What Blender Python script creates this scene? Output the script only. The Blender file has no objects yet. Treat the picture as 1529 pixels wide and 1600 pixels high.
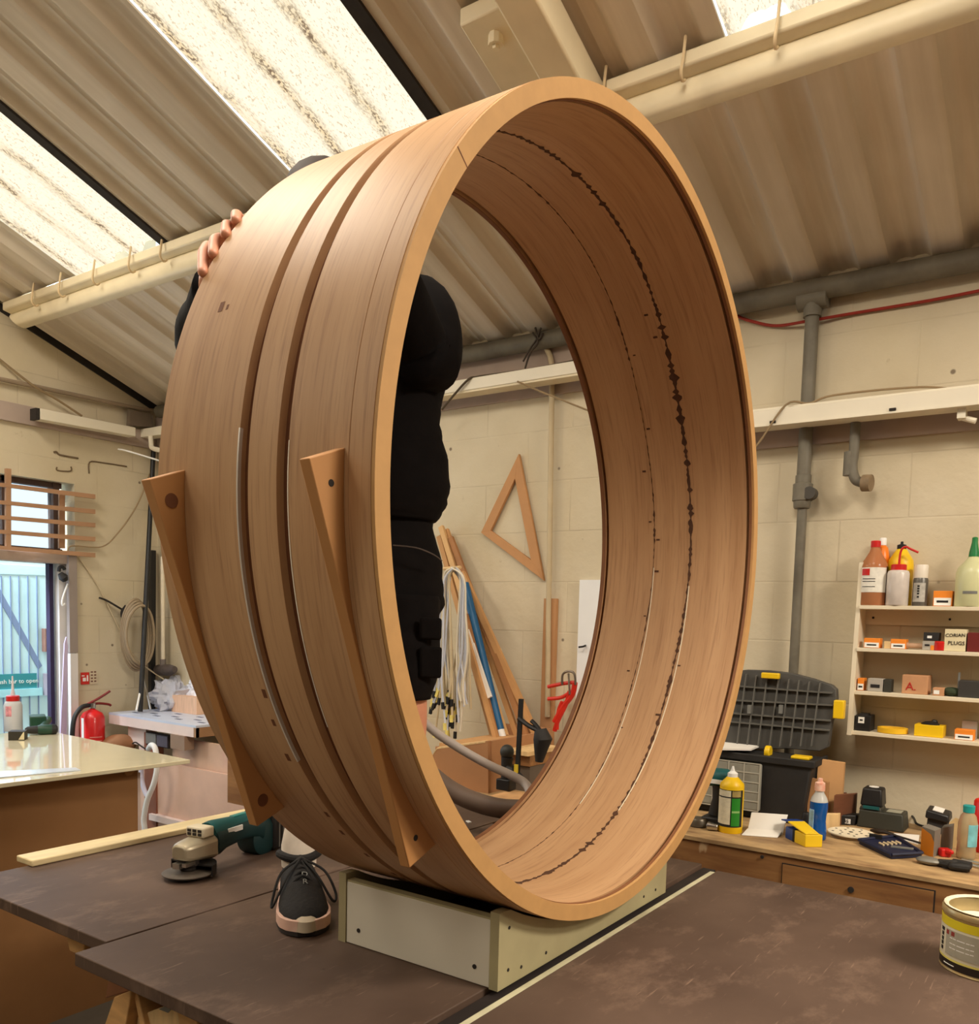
import bpy, bmesh, math, random
from math import sin, cos, pi, radians, tan, hypot, atan2
from mathutils import Vector as V, Matrix
random.seed(7)
SC = bpy.context.scene
COL = SC.collection
# ------------------------------------------------------------------ camera model
F, PX, PY = 1349.89, 787.05, 1074.78
HC = 1.56                                   # camera height above the floor
CR = V((0.56686834, -0.8233442, 0.02765153))
CU = V((0.05071345, 0.06837844, 0.99636968))
CF = V((0.82224597, 0.56340812, -0.0805162))
CAM = V((0, 0, HC))
def ray(x, y): return CR*((x-PX)/F) - CU*((y-PY)/F) + CF
def onz(x, y, z):
    d = ray(x, y); return CAM + d*((z-HC)/d.z)
def onx(x, y, X):
    d = ray(x, y); return CAM + d*(X/d.x)
def ony(x, y, Y):
    d = ray(x, y); return CAM + d*(Y/d.y)
def atd(x, y, w): return CAM + ray(x, y)*w
def depth(p): return (V(p)-CAM).dot(CF)
def pxm(p): return F/depth(p)               # pixels per metre at a point
cam_d = bpy.data.cameras.new('camera'); cam = bpy.data.objects.new('camera', cam_d); COL.objects.link(cam)
m = Matrix((CR, CU, -CF)).transposed().to_4x4(); m.translation = CAM
cam.matrix_world = m
cam_d.sensor_fit = 'HORIZONTAL'; cam_d.sensor_width = 36.0
cam_d.lens = F/1529*36.0
# principal point (the photograph is a crop): shift is in units of the longer image side
cam_d.sensor_fit = 'AUTO'
cam_d.lens = F/1600*36.0
cam_d.shift_x = -(PX-764.5)/1600.0
cam_d.shift_y = (PY-800.0)/1600.0
cam_d.clip_start = 0.02; cam_d.clip_end = 100
SC.camera = cam
# ------------------------------------------------------------------ colour / materials
def lin(c):
    o = []
    for v in c[:3]:
        v = v/255.0
        o.append(v/12.92 if v <= 0.04045 else ((v+0.055)/1.055)**2.4)
    return (*o, 1.0)
class NT:
    def __init__(s, mat):
        s.t = mat.node_tree; s.t.nodes.clear()
    def n(s, typ, **kw):
        nd = s.t.nodes.new(typ)
        for k, v in kw.items():
            if hasattr(nd, k): setattr(nd, k, v)
        return nd
    def l(s, a, b): s.t.links.new(a, b)
def mixc(t, fac, a, b, mode='MIX'):
    n = t.n('ShaderNodeMix', data_type='RGBA', blend_type=mode)
    if isinstance(fac, (int, float)): n.inputs[0].default_value = fac
    else: t.l(fac, n.inputs[0])
    for k, v in ((6, a), (7, b)):
        if isinstance(v, tuple): n.inputs[k].default_value = v
        else: t.l(v, n.inputs[k])
    return n.outputs[2]
def ramp(t, src, p0, p1, v0=0.0, v1=1.0):
    n = t.n('ShaderNodeMapRange'); t.l(src, n.inputs[0])
    n.inputs[1].default_value = p0; n.inputs[2].default_value = p1
    n.inputs[3].default_value = v0; n.inputs[4].default_value = v1
    return n.outputs[0]
def noise(t, vec, scale, detail=4, rough=.55):
    n = t.n('ShaderNodeTexNoise'); n.inputs['Scale'].default_value = scale
    n.inputs['Detail'].default_value = detail; n.inputs['Roughness'].default_value = rough
    t.l(vec, n.inputs['Vector']); return n.outputs[0]
def mapping(t, vec, scale=(1, 1, 1), rot=(0, 0, 0)):
    n = t.n('ShaderNodeMapping'); n.inputs['Scale'].default_value = scale; n.inputs['Rotation'].default_value = rot
    t.l(vec, n.inputs['Vector']); return n.outputs[0]
_mats = {}
def mat(name, col, rough=.5, metal=0.0, var=.12, scale=9.0, stretch=None, col2=None, fac2=(.45, .7), bump=0.0, bscale=60, trans=0.0, ior=1.45, spec=.5, coat=0.0, alpha=1.0):
    if name in _mats: return _mats[name]
    mt = bpy.data.materials.new(name); mt.use_nodes = True; t = NT(mt)
    out = t.n('ShaderNodeOutputMaterial'); b = t.n('ShaderNodeBsdfPrincipled'); t.l(b.outputs[0], out.inputs[0])
    tc = t.n('ShaderNodeTexCoord'); vec = tc.outputs['Object']
    if stretch: vec = mapping(t, vec, stretch)
    c = lin(col); nz = noise(t, vec, scale)
    dk = tuple(max(0, x*(1-var)) for x in c[:3])+(1,); lt = tuple(min(1, x*(1+var)) for x in c[:3])+(1,)
    cc = mixc(t, ramp(t, nz, .3, .7), dk, lt)
    if col2:
        n2 = noise(t, vec, scale*.35, 6)
        cc = mixc(t, ramp(t, n2, *fac2), cc, lin(col2))
    t.l(cc, b.inputs['Base Color'])
    b.inputs['Roughness'].default_value = rough; b.inputs['Metallic'].default_value = metal
    b.inputs['IOR'].default_value = ior
    b.inputs['Specular IOR Level'].default_value = spec
    b.inputs['Transmission Weight'].default_value = trans
    b.inputs['Coat Weight'].default_value = coat
    b.inputs['Alpha'].default_value = alpha
    if bump:
        bp = t.n('ShaderNodeBump'); bp.inputs['Strength'].default_value = bump; bp.inputs['Distance'].default_value = .004
        t.l(noise(t, vec, bscale, 5), bp.inputs['Height']); t.l(bp.outputs[0], b.inputs['Normal'])
    _mats[name] = mt; return mt
# ------------------------------------------------------------------ mesh builder
def basis(axis):
    a = V(axis).normalized(); h = V((0, 0, 1)) if abs(a.z) < .9 else V((1, 0, 0))
    u = h.cross(a).normalized(); v = a.cross(u); return u, v, a
def spline(pts, k=6):
    pts = [V(p) for p in pts]; o = []
    if len(pts) < 3: return pts
    for i in range(len(pts)-1):
        p0 = pts[max(i-1, 0)]; p1 = pts[i]; p2 = pts[i+1]; p3 = pts[min(i+2, len(pts)-1)]
        for j in range(k):
            s = j/k
            o.append(.5*((2*p1)+(-p0+p2)*s+(2*p0-5*p1+4*p2-p3)*s*s+(-p0+3*p1-3*p2+p3)*s**3))
    o.append(pts[-1]); return o
class MB:
    def __init__(s): s.bm = bmesh.new()
    def face(s, pts):
        vs = [s.bm.verts.new(p) for p in pts]
        try: s.bm.faces.new(vs)
        except ValueError: pass
        return s
    def hexa(s, p):                       # p: 4 bottom (ccw), 4 top
        v = [s.bm.verts.new(q) for q in p]
        for f in ((3, 2, 1, 0), (4, 5, 6, 7), (0, 1, 5, 4), (1, 2, 6, 5), (2, 3, 7, 6), (3, 0, 4, 7)):
            s.bm.faces.new([v[i] for i in f])
        return s
    def mm(s, a, b):
        x0, x1 = sorted((a[0], b[0])); y0, y1 = sorted((a[1], b[1])); z0, z1 = sorted((a[2], b[2]))
        return s.hexa([(x0, y0, z0), (x1, y0, z0), (x1, y1, z0), (x0, y1, z0), (x0, y0, z1), (x1, y0, z1), (x1, y1, z1), (x0, y1, z1)])
    def box(s, c, size, ax=None):         # ax: (u,v,w) axes
        c = V(c); u, v, w = ax if ax else (V((1, 0, 0)), V((0, 1, 0)), V((0, 0, 1)))
        u = V(u).normalized()*size[0]/2; v = V(v).normalized()*size[1]/2; w = V(w).normalized()*size[2]/2
        return s.hexa([c-u-v-w, c+u-v-w, c+u+v-w, c-u+v-w, c-u-v+w, c+u-v+w, c+u+v+w, c-u+v+w])
    def prism(s, pts, vec):
        pts = [V(p) for p in pts]; vec = V(vec); n = len(pts)
        a = [s.bm.verts.new(p) for p in pts]; b = [s.bm.verts.new(p+vec) for p in pts]
        s.bm.faces.new(a[::-1]); s.bm.faces.new(b)
        for i in range(n):
            j = (i+1) % n; s.bm.faces.new([a[i], a[j], b[j], b[i]])
        return s
    def cyl(s, p0, p1, r0, r1=None, n=20):
        r1 = r0 if r1 is None else r1
        return s.loft([(p0, r0), (p1, r1)], n)
    def loft(s, st, n=20, cap=True):      # stations (point, radius) along a path
        rings = []; pts = [V(p) for p, r in st]
        u = None
        for i, (p, r) in enumerate(st):
            t = (pts[min(i+1, len(pts)-1)]-pts[max(i-1, 0)])
            if t.length < 1e-9: t = V((0, 0, 1))
            t.normalize()
            if u is None: u, v, _ = basis(t)
            else:
                u = (u-t*u.dot(t)).normalized(); v = t.cross(u)
            rings.append([s.bm.verts.new(pts[i]+u*(r*cos(2*pi*k/n))+v*(r*sin(2*pi*k/n))) for k in range(n)])
        for a, b in zip(rings, rings[1:]):
            for k in range(n):
                j = (k+1) % n; s.bm.faces.new([a[k], a[j], b[j], b[k]])
        if cap:
            s.bm.faces.new(rings[0][::-1]); s.bm.faces.new(rings[-1])
        return s
    def tube(s, pts, r, n=8, k=6):
        q = spline(pts, k); return s.loft([(p, r) for p in q], n)
    def lathe(s, prof, c, axis=(0, 0, 1), n=28, sx=1.0, sy=1.0, xdir=None, closed=False):
        u, v, a = basis(axis); c = V(c)
        if xdir is not None: u = V(xdir).normalized(); v = a.cross(u)
        rings = []
        for r, h in prof:
            rings.append([s.bm.verts.new(c+a*h+u*(r*sx*cos(2*pi*k/n))+v*(r*sy*sin(2*pi*k/n))) for k in range(n)])
        for p, q in zip(rings, rings[1:]+([rings[0]] if closed else [])):
            for k in range(n):
                j = (k+1) % n; s.bm.faces.new([p[k], p[j], q[j], q[k]])
        if not closed:
            s.bm.faces.new(rings[0][::-1]); s.bm.faces.new(rings[-1])
        return s
    def sph(s, c, r, n=16, ax=None):
        r = r if hasattr(r, '__len__') else (r, r, r); c = V(c)
        u, v, w = [V(q).normalized() for q in ax] if ax else (V((1, 0, 0)), V((0, 1, 0)), V((0, 0, 1)))
        rings = []; mN = n//2
        top = s.bm.verts.new(c+w*r[2]); bot = s.bm.verts.new(c-w*r[2])
        for i in range(1, mN):
            t = pi*i/mN
            rings.append([s.bm.verts.new(c+w*(r[2]*cos(t))+u*(r[0]*sin(t)*cos(2*pi*k/n))+v*(r[1]*sin(t)*sin(2*pi*k/n))) for k in range(n)])
        for k in range(n):
            j = (k+1) % n
            s.bm.faces.new([top, rings[0][k], rings[0][j]]); s.bm.faces.new([bot, rings[-1][j], rings[-1][k]])
            for a, b in zip(rings, rings[1:]): s.bm.faces.new([a[k], b[k], b[j], a[j]])
        return s
    def mesh(s, me):
        s.bm.from_mesh(me); return s
    def obj(s, name, mt, parent=None, root=None, bev=0.0, sharp=35, local=False, seg=2):
        bmesh.ops.recalc_face_normals(s.bm, faces=s.bm.faces)
        me = bpy.data.meshes.new(name); s.bm.to_mesh(me); s.bm.free()
        if root is not None and not local: me.transform(root.matrix_basis.inverted())
        me.shade_smooth(); me.set_sharp_from_angle(angle=radians(sharp))
        o = bpy.data.objects.new(name, me); COL.objects.link(o)
        if mt: me.materials.append(mt)
        if parent is not None: o.parent = parent
        if bev:
            b = o.modifiers.new('bevel', 'BEVEL'); b.width = bev; b.segments = seg; b.limit_method = 'ANGLE'; b.angle_limit = radians(40)
        return o
def tag(o, label=None, cat=None, group=None, kind=None):
    if label: o['label'] = label
    if cat: o['category'] = cat
    if group: o['group'] = group
    if kind: o['kind'] = kind
    return o
class Thing:
    def __init__(s, name, label, cat, loc=(0, 0, 0), rz=0.0, group=None):
        o = bpy.data.objects.new(name, None); COL.objects.link(o)
        o.empty_display_size = .05
        o.matrix_basis = Matrix.Translation(V(loc)) @ Matrix.Rotation(rz, 4, 'Z')
        tag(o, label, cat, group); s.o = o; s.last = None
    def part(s, name, mb, mt, under=None, bev=0.0, sharp=35, label=None):
        p = mb.obj(name, mt, under if under is not None else s.o, s.o, bev, sharp)
        if label: p['label'] = label
        s.last = p; return p
def single(name, label, cat, mb, mt, base, group=None, bev=0.0, sharp=35):
    """a thing that is one mesh; its origin sits at its base"""
    base = V(base)
    bmesh.ops.translate(mb.bm, verts=mb.bm.verts, vec=-base)
    o = mb.obj(name, mt, None, None, bev, sharp); o.location = base
    return tag(o, label, cat, group)
def struct(name, mb, mt, bev=0.0, parent=None, sharp=35):
    o = mb.obj(name, mt, parent, None, bev, sharp)
    if parent is None: tag(o, kind='structure')
    return o
def text_mb(s, size, c, right, up, depth_=.0006):
    """lettering as a solid mesh centred on c"""
    cu = bpy.data.curves.new('lettering', 'FONT'); cu.body = s; cu.size = size; cu.align_x = 'CENTER'; cu.align_y = 'CENTER'; cu.extrude = depth_
    cu.resolution_u = 2
    o = bpy.data.objects.new('lettering', cu); COL.objects.link(o)
    bpy.context.view_layer.update()
    me = bpy.data.meshes.new_from_object(o.evaluated_get(bpy.context.evaluated_depsgraph_get()))
    bpy.data.objects.remove(o); bpy.data.curves.remove(cu)
    r = V(right).normalized(); u = V(up); u = (u-r*u.dot(r)).normalized(); n = r.cross(u)
    mm = Matrix((r, u, n)).transposed().to_4x4(); mm.translation = V(c)
    me.transform(mm); mb = MB().mesh(me); bpy.data.meshes.remove(me); return mb
def skin_mesh(verts, edges, root=0, sub=2):
    me = bpy.data.meshes.new('skin'); me.from_pydata([tuple(v[0]) for v in verts], edges, [])
    o = bpy.data.objects.new('skin', me); COL.objects.link(o)
    md = o.modifiers.new('skin', 'SKIN'); md.use_smooth_shade = True
    for i, v in enumerate(verts):
        r = v[1]; sv = me.skin_vertices[0].data[i]
        sv.radius = r if hasattr(r, '__len__') else (r, r); sv.use_root = (i == root)
    ss = o.modifiers.new('sub', 'SUBSURF'); ss.levels = sub; ss.render_levels = sub
    bpy.context.view_layer.update()
    r = bpy.data.meshes.new_from_object(o.evaluated_get(bpy.context.evaluated_depsgraph_get()))
    bpy.data.objects.remove(o); bpy.data.meshes.remove(me)
    mb = MB().mesh(r); bpy.data.meshes.remove(r); return mb
X1, Y1, Z1 = V((1, 0, 0)), V((0, 1, 0)), V((0, 0, 1))
# ------------------------------------------------------------------ room shell
TZ = 0.95           # black table top
WX, WY = 3.2, 4.8   # back wall (x = WX) and door wall (y = WY)
EZ = 2.762; SL = tan(radians(19.9))
def roof_z(X): return EZ+(WX-X)*SL
RIDGE = -0.6
def onroof(x, y, drop=0.0):
    d = ray(x, y); n = V((SL, 0, 1)); p0 = V((WX, 0, EZ-drop)); return CAM+d*(n.dot(p0-CAM)/n.dot(d))

def wall_mat():
    mt = bpy.data.materials.new('painted_blockwork'); mt.use_nodes = True; t = NT(mt)
    out = t.n('ShaderNodeOutputMaterial'); b = t.n('ShaderNodeBsdfPrincipled'); t.l(b.outputs[0], out.inputs[0])
    g = t.n('ShaderNodeNewGeometry'); sep = t.n('ShaderNodeSeparateXYZ'); t.l(g.outputs['Position'], sep.inputs[0])
    add = t.n('ShaderNodeMath', operation='SUBTRACT'); t.l(sep.outputs[0], add.inputs[0]); t.l(sep.outputs[1], add.inputs[1])
    cb = t.n('ShaderNodeCombineXYZ'); t.l(add.outputs[0], cb.inputs[0]); t.l(sep.outputs[2], cb.inputs[1])
    br = t.n('ShaderNodeTexBrick'); br.inputs['Scale'].default_value = 1.0
    br.inputs['Brick Width'].default_value = .44; br.inputs['Row Height'].default_value = .215
    br.inputs['Mortar Size'].default_value = .0035; br.inputs['Mortar Smooth'].default_value = .4
    br.inputs['Color1'].default_value = (1, 1, 1, 1); br.inputs['Color2'].default_value = (.93, .93, .93, 1); br.inputs['Mortar'].default_value = (0, 0, 0, 1)
    t.l(cb.outputs[0], br.inputs['Vector'])
    P = g.outputs['Position']
    base = mixc(t, ramp(t, noise(t, P, 2.2, 5), .3, .75), lin((214, 202, 176)), lin((196, 182, 152)))
    base = mixc(t, ramp(t, noise(t, P, .9, 3), .52, .72, 0, .45), base, lin((222, 205, 158)))
    patch = ramp(t, noise(t, P, 7, 6, .7), .66, .70, 0, .55)
    base = mixc(t, patch, base, lin((182, 166, 136)))
    # small drilled holes and knocks in the paint
    vo = t.n('ShaderNodeTexVoronoi'); vo.inputs['Scale'].default_value = 6.0; t.l(P, vo.inputs['Vector'])
    spot = ramp(t, vo.outputs['Distance'], .035, .06, .8, 0)
    base = mixc(t, spot, base, lin((92, 74, 58)))
    jm = t.n('ShaderNodeMath', operation='MULTIPLY'); t.l(br.outputs['Fac'], jm.inputs[0]); t.l(ramp(t, noise(t, P, 3.3, 4), .45, .66, .0, .32), jm.inputs[1])
    base = mixc(t, jm.outputs[0], base, lin((140, 122, 98)))
    t.l(base, b.inputs['Base Color']); b.inputs['Roughness'].default_value = .75
    bp = t.n('ShaderNodeBump'); bp.inputs['Strength'].default_value = .35; bp.inputs['Distance'].default_value = .006
    hm = t.n('ShaderNodeMath', operation='SUBTRACT'); t.l(noise(t, P, 25, 5), hm.inputs[0]); t.l(br.outputs['Fac'], hm.inputs[1])
    t.l(hm.outputs[0], bp.inputs['Height']); t.l(bp.outputs[0], b.inputs['Normal'])
    return mt
WALL = wall_mat()
CONC = mat('concrete_floor', (92, 84, 74), .8, var=.2, scale=3)
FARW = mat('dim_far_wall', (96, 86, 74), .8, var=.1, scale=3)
WHITE = mat('white_gloss_paint', (232, 224, 204), .4, var=.05, scale=4)
CREAM = mat('cream_painted_steel', (226, 212, 180), .45, var=.08, scale=5, col2=(190, 172, 140), fac2=(.6, .8))
MAUVE = mat('mauve_grey_band', (178, 160, 148), .7, var=.08, scale=5)
DARK = mat('dark_matt', (46, 40, 36), .9, var=.2, scale=30)  # plain near-black for gaps, holes and small fittings
BLACK = mat('black_plastic', (30, 29, 29), .45, var=.15, scale=30)
BLACKM = mat('matt_black_plastic', (38, 36, 35), .65, var=.15, scale=25)
GREYP = mat('grey_plastic', (120, 120, 116), .5, var=.06)
STEEL = mat('steel', (190, 188, 182), .3, 1.0, var=.06, scale=20)
YELLOW = mat('yellow_plastic', (238, 196, 26), .4, var=.05)
RED = mat('red_plastic', (200, 30, 26), .4, var=.06)
ORANGE = mat('orange_card', (240, 140, 40), .6, var=.06)
PAPER = mat('white_paper', (238, 234, 226), .8, var=.03)
SIGNW = mat('white_print', (240, 240, 236), .6, var=0.0)
INK = mat('black_ink', (26, 24, 24), .7, var=0.0)
PIPE = mat('grey_painted_pipe', (112, 106, 92), .55, var=.18, scale=12, col2=(80, 72, 60), fac2=(.5, .75))
MDF = mat('mdf_board', (196, 150, 100), .75, var=.05, scale=14)
MDFD = mat('brown_mdf_board', (168, 122, 78), .7, var=.10, scale=3, col2=(140, 98, 60), fac2=(.5, .8))
PINE = mat('pale_pine', (222, 188, 136), .6, var=.14, scale=10, stretch=(6, 6, .6))
PINEH = mat('pale_pine_rail', (226, 206, 160), .6, var=.12, scale=7, stretch=(1, 6, 6), col2=(196, 170, 120), fac2=(.55, .75))

# walls (0.15 m thick)
struct('wall_right', MB().mm((WX, -3.6, 0), (WX+.15, WY+.15, 3.0)), WALL)
# door wall: built as panels round the opening that holds window and door
OX0, OX1 = 1.25, ony(119, 1000, WY).x       # opening left / right
OZ = ony(60, 748, WY).z                      # its top
lw = MB()
lw.mm((-3.6, WY, 0), (OX0, WY+.15, 4.2))
lw.mm((OX1, WY, 0), (WX, WY+.15, 4.2))
lw.mm((OX0, WY, OZ), (OX1, WY+.15, 4.2))
struct('wall_left', lw, WALL)
struct('wall_front', MB().mm((-3.75, -3.75, 0), (-3.6, WY+.15, 4.3)), FARW)
struct('wall_back', MB().mm((-3.6, -3.75, 0), (WX+.15, -3.6, 4.2)), FARW)
struct('floor', MB().mm((-3.75, -3.75, -.1), (WX+.15, WY+.15, 0)), CONC)
struct('ground', MB().mm((-6, WY+.15, -.1), (8, WY+4, -.02)), mat('yard_concrete', (170, 172, 172), .9))

# ---- corrugated roof
PIT = .222
def corr(y):
    p = (y/PIT) % 1.0
    k = ((0, 0), (.36, 0), (.40, .10), (.46, .82), (.50, .97), (.54, 1), (.64, 1), (.67, .86), (.70, .86), (.73, 1), (.83, 1), (.87, .97), (.91, .82), (.97, .10), (1.0, 0))
    for (a, u), (b, v) in zip(k, k[1:]):
        if p <= b: return .036*(u+(v-u)*(p-a)/(b-a))
    return 0.0
def sheet_mat():
    mt = bpy.data.materials.new('painted_fibre_cement'); mt.use_nodes = True; t = NT(mt)
    out = t.n('ShaderNodeOutputMaterial'); b = t.n('ShaderNodeBsdfPrincipled'); t.l(b.outputs[0], out.inputs[0])
    g = t.n('ShaderNodeNewGeometry'); P = g.outputs['Position']
    v2 = mapping(t, P, (.35, 5, .35))
    c = mixc(t, ramp(t, noise(t, v2, 2.5, 5), .3, .7), lin((228, 216, 198)), lin((200, 186, 164)))
    c = mixc(t, ramp(t, noise(t, P, 1.3, 4), .5, .75, 0, .5), c, lin((184, 166, 140)))
    t.l(c, b.inputs['Base Color']); b.inputs['Roughness'].default_value = .7
    return mt
SHEET = sheet_mat()
def skylight_mat():
    """weathered glass-fibre sheet with the daylight sky behind it"""
    mt = bpy.data.materials.new('glass_fibre_skylight'); mt.use_nodes = True; t = NT(mt)
    out = t.n('ShaderNodeOutputMaterial'); e = t.n('ShaderNodeEmission')
    g = t.n('ShaderNodeNewGeometry'); P = g.outputs['Position']
    vs = mapping(t, P, (14, 40, 14), (0, 0, .5)); fl = noise(t, vs, 6.0, 3, .6)
    fle = ramp(t, fl, .57, .63, 0, .55)
    sep = t.n('ShaderNodeSeparateXYZ'); t.l(P, sep.inputs[0])
    def ma(op, a, b_):
        n = t.n('ShaderNodeMath', operation=op)
        for i, v in enumerate((a, b_)):
            if isinstance(v, (int, float)): n.inputs[i].default_value = v
            else: t.l(v, n.inputs[i])
        return n.outputs[0]
    fr = ma('FRACT', ma('ADD', ma('DIVIDE', sep.outputs[1], PIT), 20.0), 0)
    band = ramp(t, ma('ABSOLUTE', ma('SUBTRACT', fr, .20), 0), .03, .20, 1, 0)      # dirt lying in the troughs
    sp = noise(t, mapping(t, P, (1, 1.6, 1)), 75, 3, .6)
    clump = noise(t, mapping(t, P, (3, 8, 3)), 3.0, 4)
    grime = ma('MULTIPLY', ma('MULTIPLY', band, ramp(t, sp, .46, .56, 0, 1)), ramp(t, clump, .40, .60, 0, .9))
    tan_ = ma('MULTIPLY', band, ramp(t, clump, .30, .65, .1, .75))
    c = mixc(t, fle, lin((255, 247, 222)), lin((186, 150, 104)))
    c = mixc(t, tan_, c, lin((236, 204, 150)))
    c = mixc(t, grime, c, lin((112, 90, 74)))
    t.l(c, e.inputs['Color']); e.inputs['Strength'].default_value = SKY_E
    t.l(e.outputs[0], out.inputs[0]); return mt
SKY_E = 1.24
SKYL = skylight_mat()
def corr_sheet(x0, x1, y0, y1, lift=0.0, th=.007, zf=roof_z):
    """corrugated sheet between x0..x1 and y0..y1 with real thickness"""
    b = MB(); n = max(2, int((y1-y0)/PIT*26)); nx = 2
    rows = []
    for k in (0, 1):
        r = []
        for i in range(nx):
            x = x0+(x1-x0)*i/(nx-1); row = []
            for j in range(n+1):
                y = y0+(y1-y0)*j/n; row.append(b.bm.verts.new((x, y, zf(x)+corr(y)+lift+k*th)))
            r.append(row)
        rows.append(r)
    for k in (0, 1):
        for i in range(nx-1):
            for j in range(n):
                b.bm.faces.new([rows[k][i][j], rows[k][i+1][j], rows[k][i+1][j+1], rows[k][i][j+1]])
    for i in (0, nx-1):
        for j in range(n):
            b.bm.faces.new([rows[0][i][j], rows[0][i][j+1], rows[1][i][j+1], rows[1][i][j]])
    for j in (0, n):
        b.bm.faces.new([rows[0][0][j], rows[0][1][j], rows[1][1][j], rows[1][0][j]])
    return b
XP = 2.30                                    # purlin line
SK = [(3.385, 4.115), (1.86, 2.505), (.40, .92), (-1.9, -1.2), (-3.2, -2.5)]     # skylight bays (y ranges)
def roofs(x0, x1, zf, bays, name):
    ys = [-3.75]
    for a, b_ in sorted(bays): ys += [a, b_]
    ys.append(WY+.15)
    rf = MB()
    for i in range(0, len(ys), 2):
        s = corr_sheet(x0, x1, ys[i]-(.0 if i else 0), ys[i+1], 0, zf=zf)
        me = bpy.data.meshes.new('tmp'); s.bm.to_mesh(me); s.bm.free(); rf.mesh(me); bpy.data.meshes.remove(me)
    return rf
upper = roofs(RIDGE, XP+.06, lambda x: roof_z(x)+.007, SK, 'u')
low = corr_sheet(XP+.025, WX+.12, -3.75, WY+.15, -.003)
me = bpy.data.meshes.new('tmp'); low.bm.to_mesh(me); low.bm.free(); upper.mesh(me); bpy.data.meshes.remove(me)
RZ = roof_z(RIDGE)
def roof_w(x): return RZ-(RIDGE-x)*SL
SKW = [(3.4, 4.1), (1.8, 2.5), (-.2, .5)]  # unseen west-slope skylights, glowing panels added as fill
west = roofs(-3.78, RIDGE, lambda x: roof_w(x)+.012, SKW, 'w')
me = bpy.data.meshes.new('tmp'); west.bm.to_mesh(me); west.bm.free(); upper.mesh(me); bpy.data.meshes.remove(me)
# dark ridge cap so that no daylight leaks
upper.mm((RIDGE-.15, -3.75, RZ+.04), (RIDGE+.15, WY+.15, RZ+.08))
struct('ceiling', upper, SHEET)
k = 0
for (a, b_) in SK:
    k += 1
    struct('window_%d' % (k+1), corr_sheet(.6 if a > .3 else .2, XP+.0, a+.004, b_-.004, .02), SKYL)
for (a, b_) in SK:   # opaque sheet above the skylight up to the ridge
    pass
up2 = MB()
for (a, b_) in SK:
    s = corr_sheet(RIDGE, (.6 if a > .3 else .2)+.02, a-.01, b_+.01, .02)
    me = bpy.data.meshes.new('tmp'); s.bm.to_mesh(me); s.bm.free(); up2.mesh(me); bpy.data.meshes.remove(me)
struct('ceiling', up2, SHEET)
for (a, b_) in SKW:
    k += 1
    struct('window_%d' % (k+1), corr_sheet(-3.7, RIDGE, a+.004, b_-.004, .02, zf=roof_w), SKYL)
# dark gap strips where the sheets lap beside the skylights
gp = MB()
for y, w in ((3.385, -.045), (1.86, -.05)):
    gp.hexa([(.6, y, roof_z(.6)-.004), (XP, y, roof_z(XP)-.004), (XP, y+w, roof_z(XP)-.004), (.6, y+w, roof_z(.6)-.004),
             (.6, y, roof_z(.6)+.03), (XP, y, roof_z(XP)+.03), (XP, y+w, roof_z(XP)+.03), (.6, y+w, roof_z(.6)+.03)])
gp.hexa([(1.0, WY-.012, roof_z(1.0)-.02), (WX, WY-.012, roof_z(WX)-.02), (WX, WY, roof_z(WX)-.02), (1.0, WY, roof_z(1.0)-.02), (1.0, WY-.012, roof_z(1.0)+.02), (WX, WY-.012, roof_z(WX)+.02), (WX, WY, roof_z(WX)+.02), (1.0, WY, roof_z(1.0)+.02)])
struct('trim_1', gp, DARK)

# ---- purlins: steel channel on a heavier rounded rail
def purlin(y0, y1, label, chamfer=False):
    c = onroof(353, 343) if y0 > 1.4 else onroof(1220, 4)
    x = 2.283; z = roof_z(x)
    t = Thing('roof_purlin', label, 'purlin', (x, y0, z-.19))
    t.part('flange', MB().prism([(x-.012, y0, z+.0), (x+.09, y0, z-.034), (x+.09, y0, z-.062), (x-.012, y0, z-.040)], (0, y1-y0, 0)), CREAM, bev=.006)
    pr = []
    cx, cz, rr = x+.058, z-.076, .041
    for i in range(18):
        a = 2*pi*i/18; pr.append((cx+rr*.95*cos(a), y1, cz+rr*1.05*sin(a)))
    b = MB().prism(pr, (0, y0-y1, 0))
    if chamfer:      # bevelled end under the rafter
        bmesh.ops.bisect_plane(b.bm, geom=b.bm.verts[:]+b.bm.edges[:]+b.bm.faces[:], plane_co=(cx, y1-.06, cz-rr), plane_no=(0, .5, -.55), clear_outer=True)
        es = [e for e in b.bm.edges if e.is_boundary]; bmesh.ops.holes_fill(b.bm, edges=es)
    t.part('rail', b, CREAM, sharp=50)
    return t, x, z
HOOK = mat('pale_hook_wire', (214, 190, 150), .5, var=.1)
def hooks(t, x, z, ys):
    for y in ys:
        p = [(x-.02, y, z+.03), (x-.03, y, z-.03), (x-.03, y+.004, z-.062), (x-.012, y+.008, z-.076), (x+.004, y+.008, z-.066)]
        t.part('hook_bolt', MB().tube(p, .0045, 6), HOOK)
t, x, z = purlin(1.53, 4.72, 'long cream roof purlin left of the wooden ring, below the skylights', True)
hooks(t, x, z, [onroof(px, py).y for px, py in ((255, 375), (205, 393), (150, 415), (100, 437), (57, 452))])
t, x, z = purlin(-3.5, 1.265, 'cream roof purlin at upper right, its cut end above the ring top', True)
hooks(t, x, z, [onroof(px, py).y for px, py in ((1215, 8), (1066, 60), (947, 118))])
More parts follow.
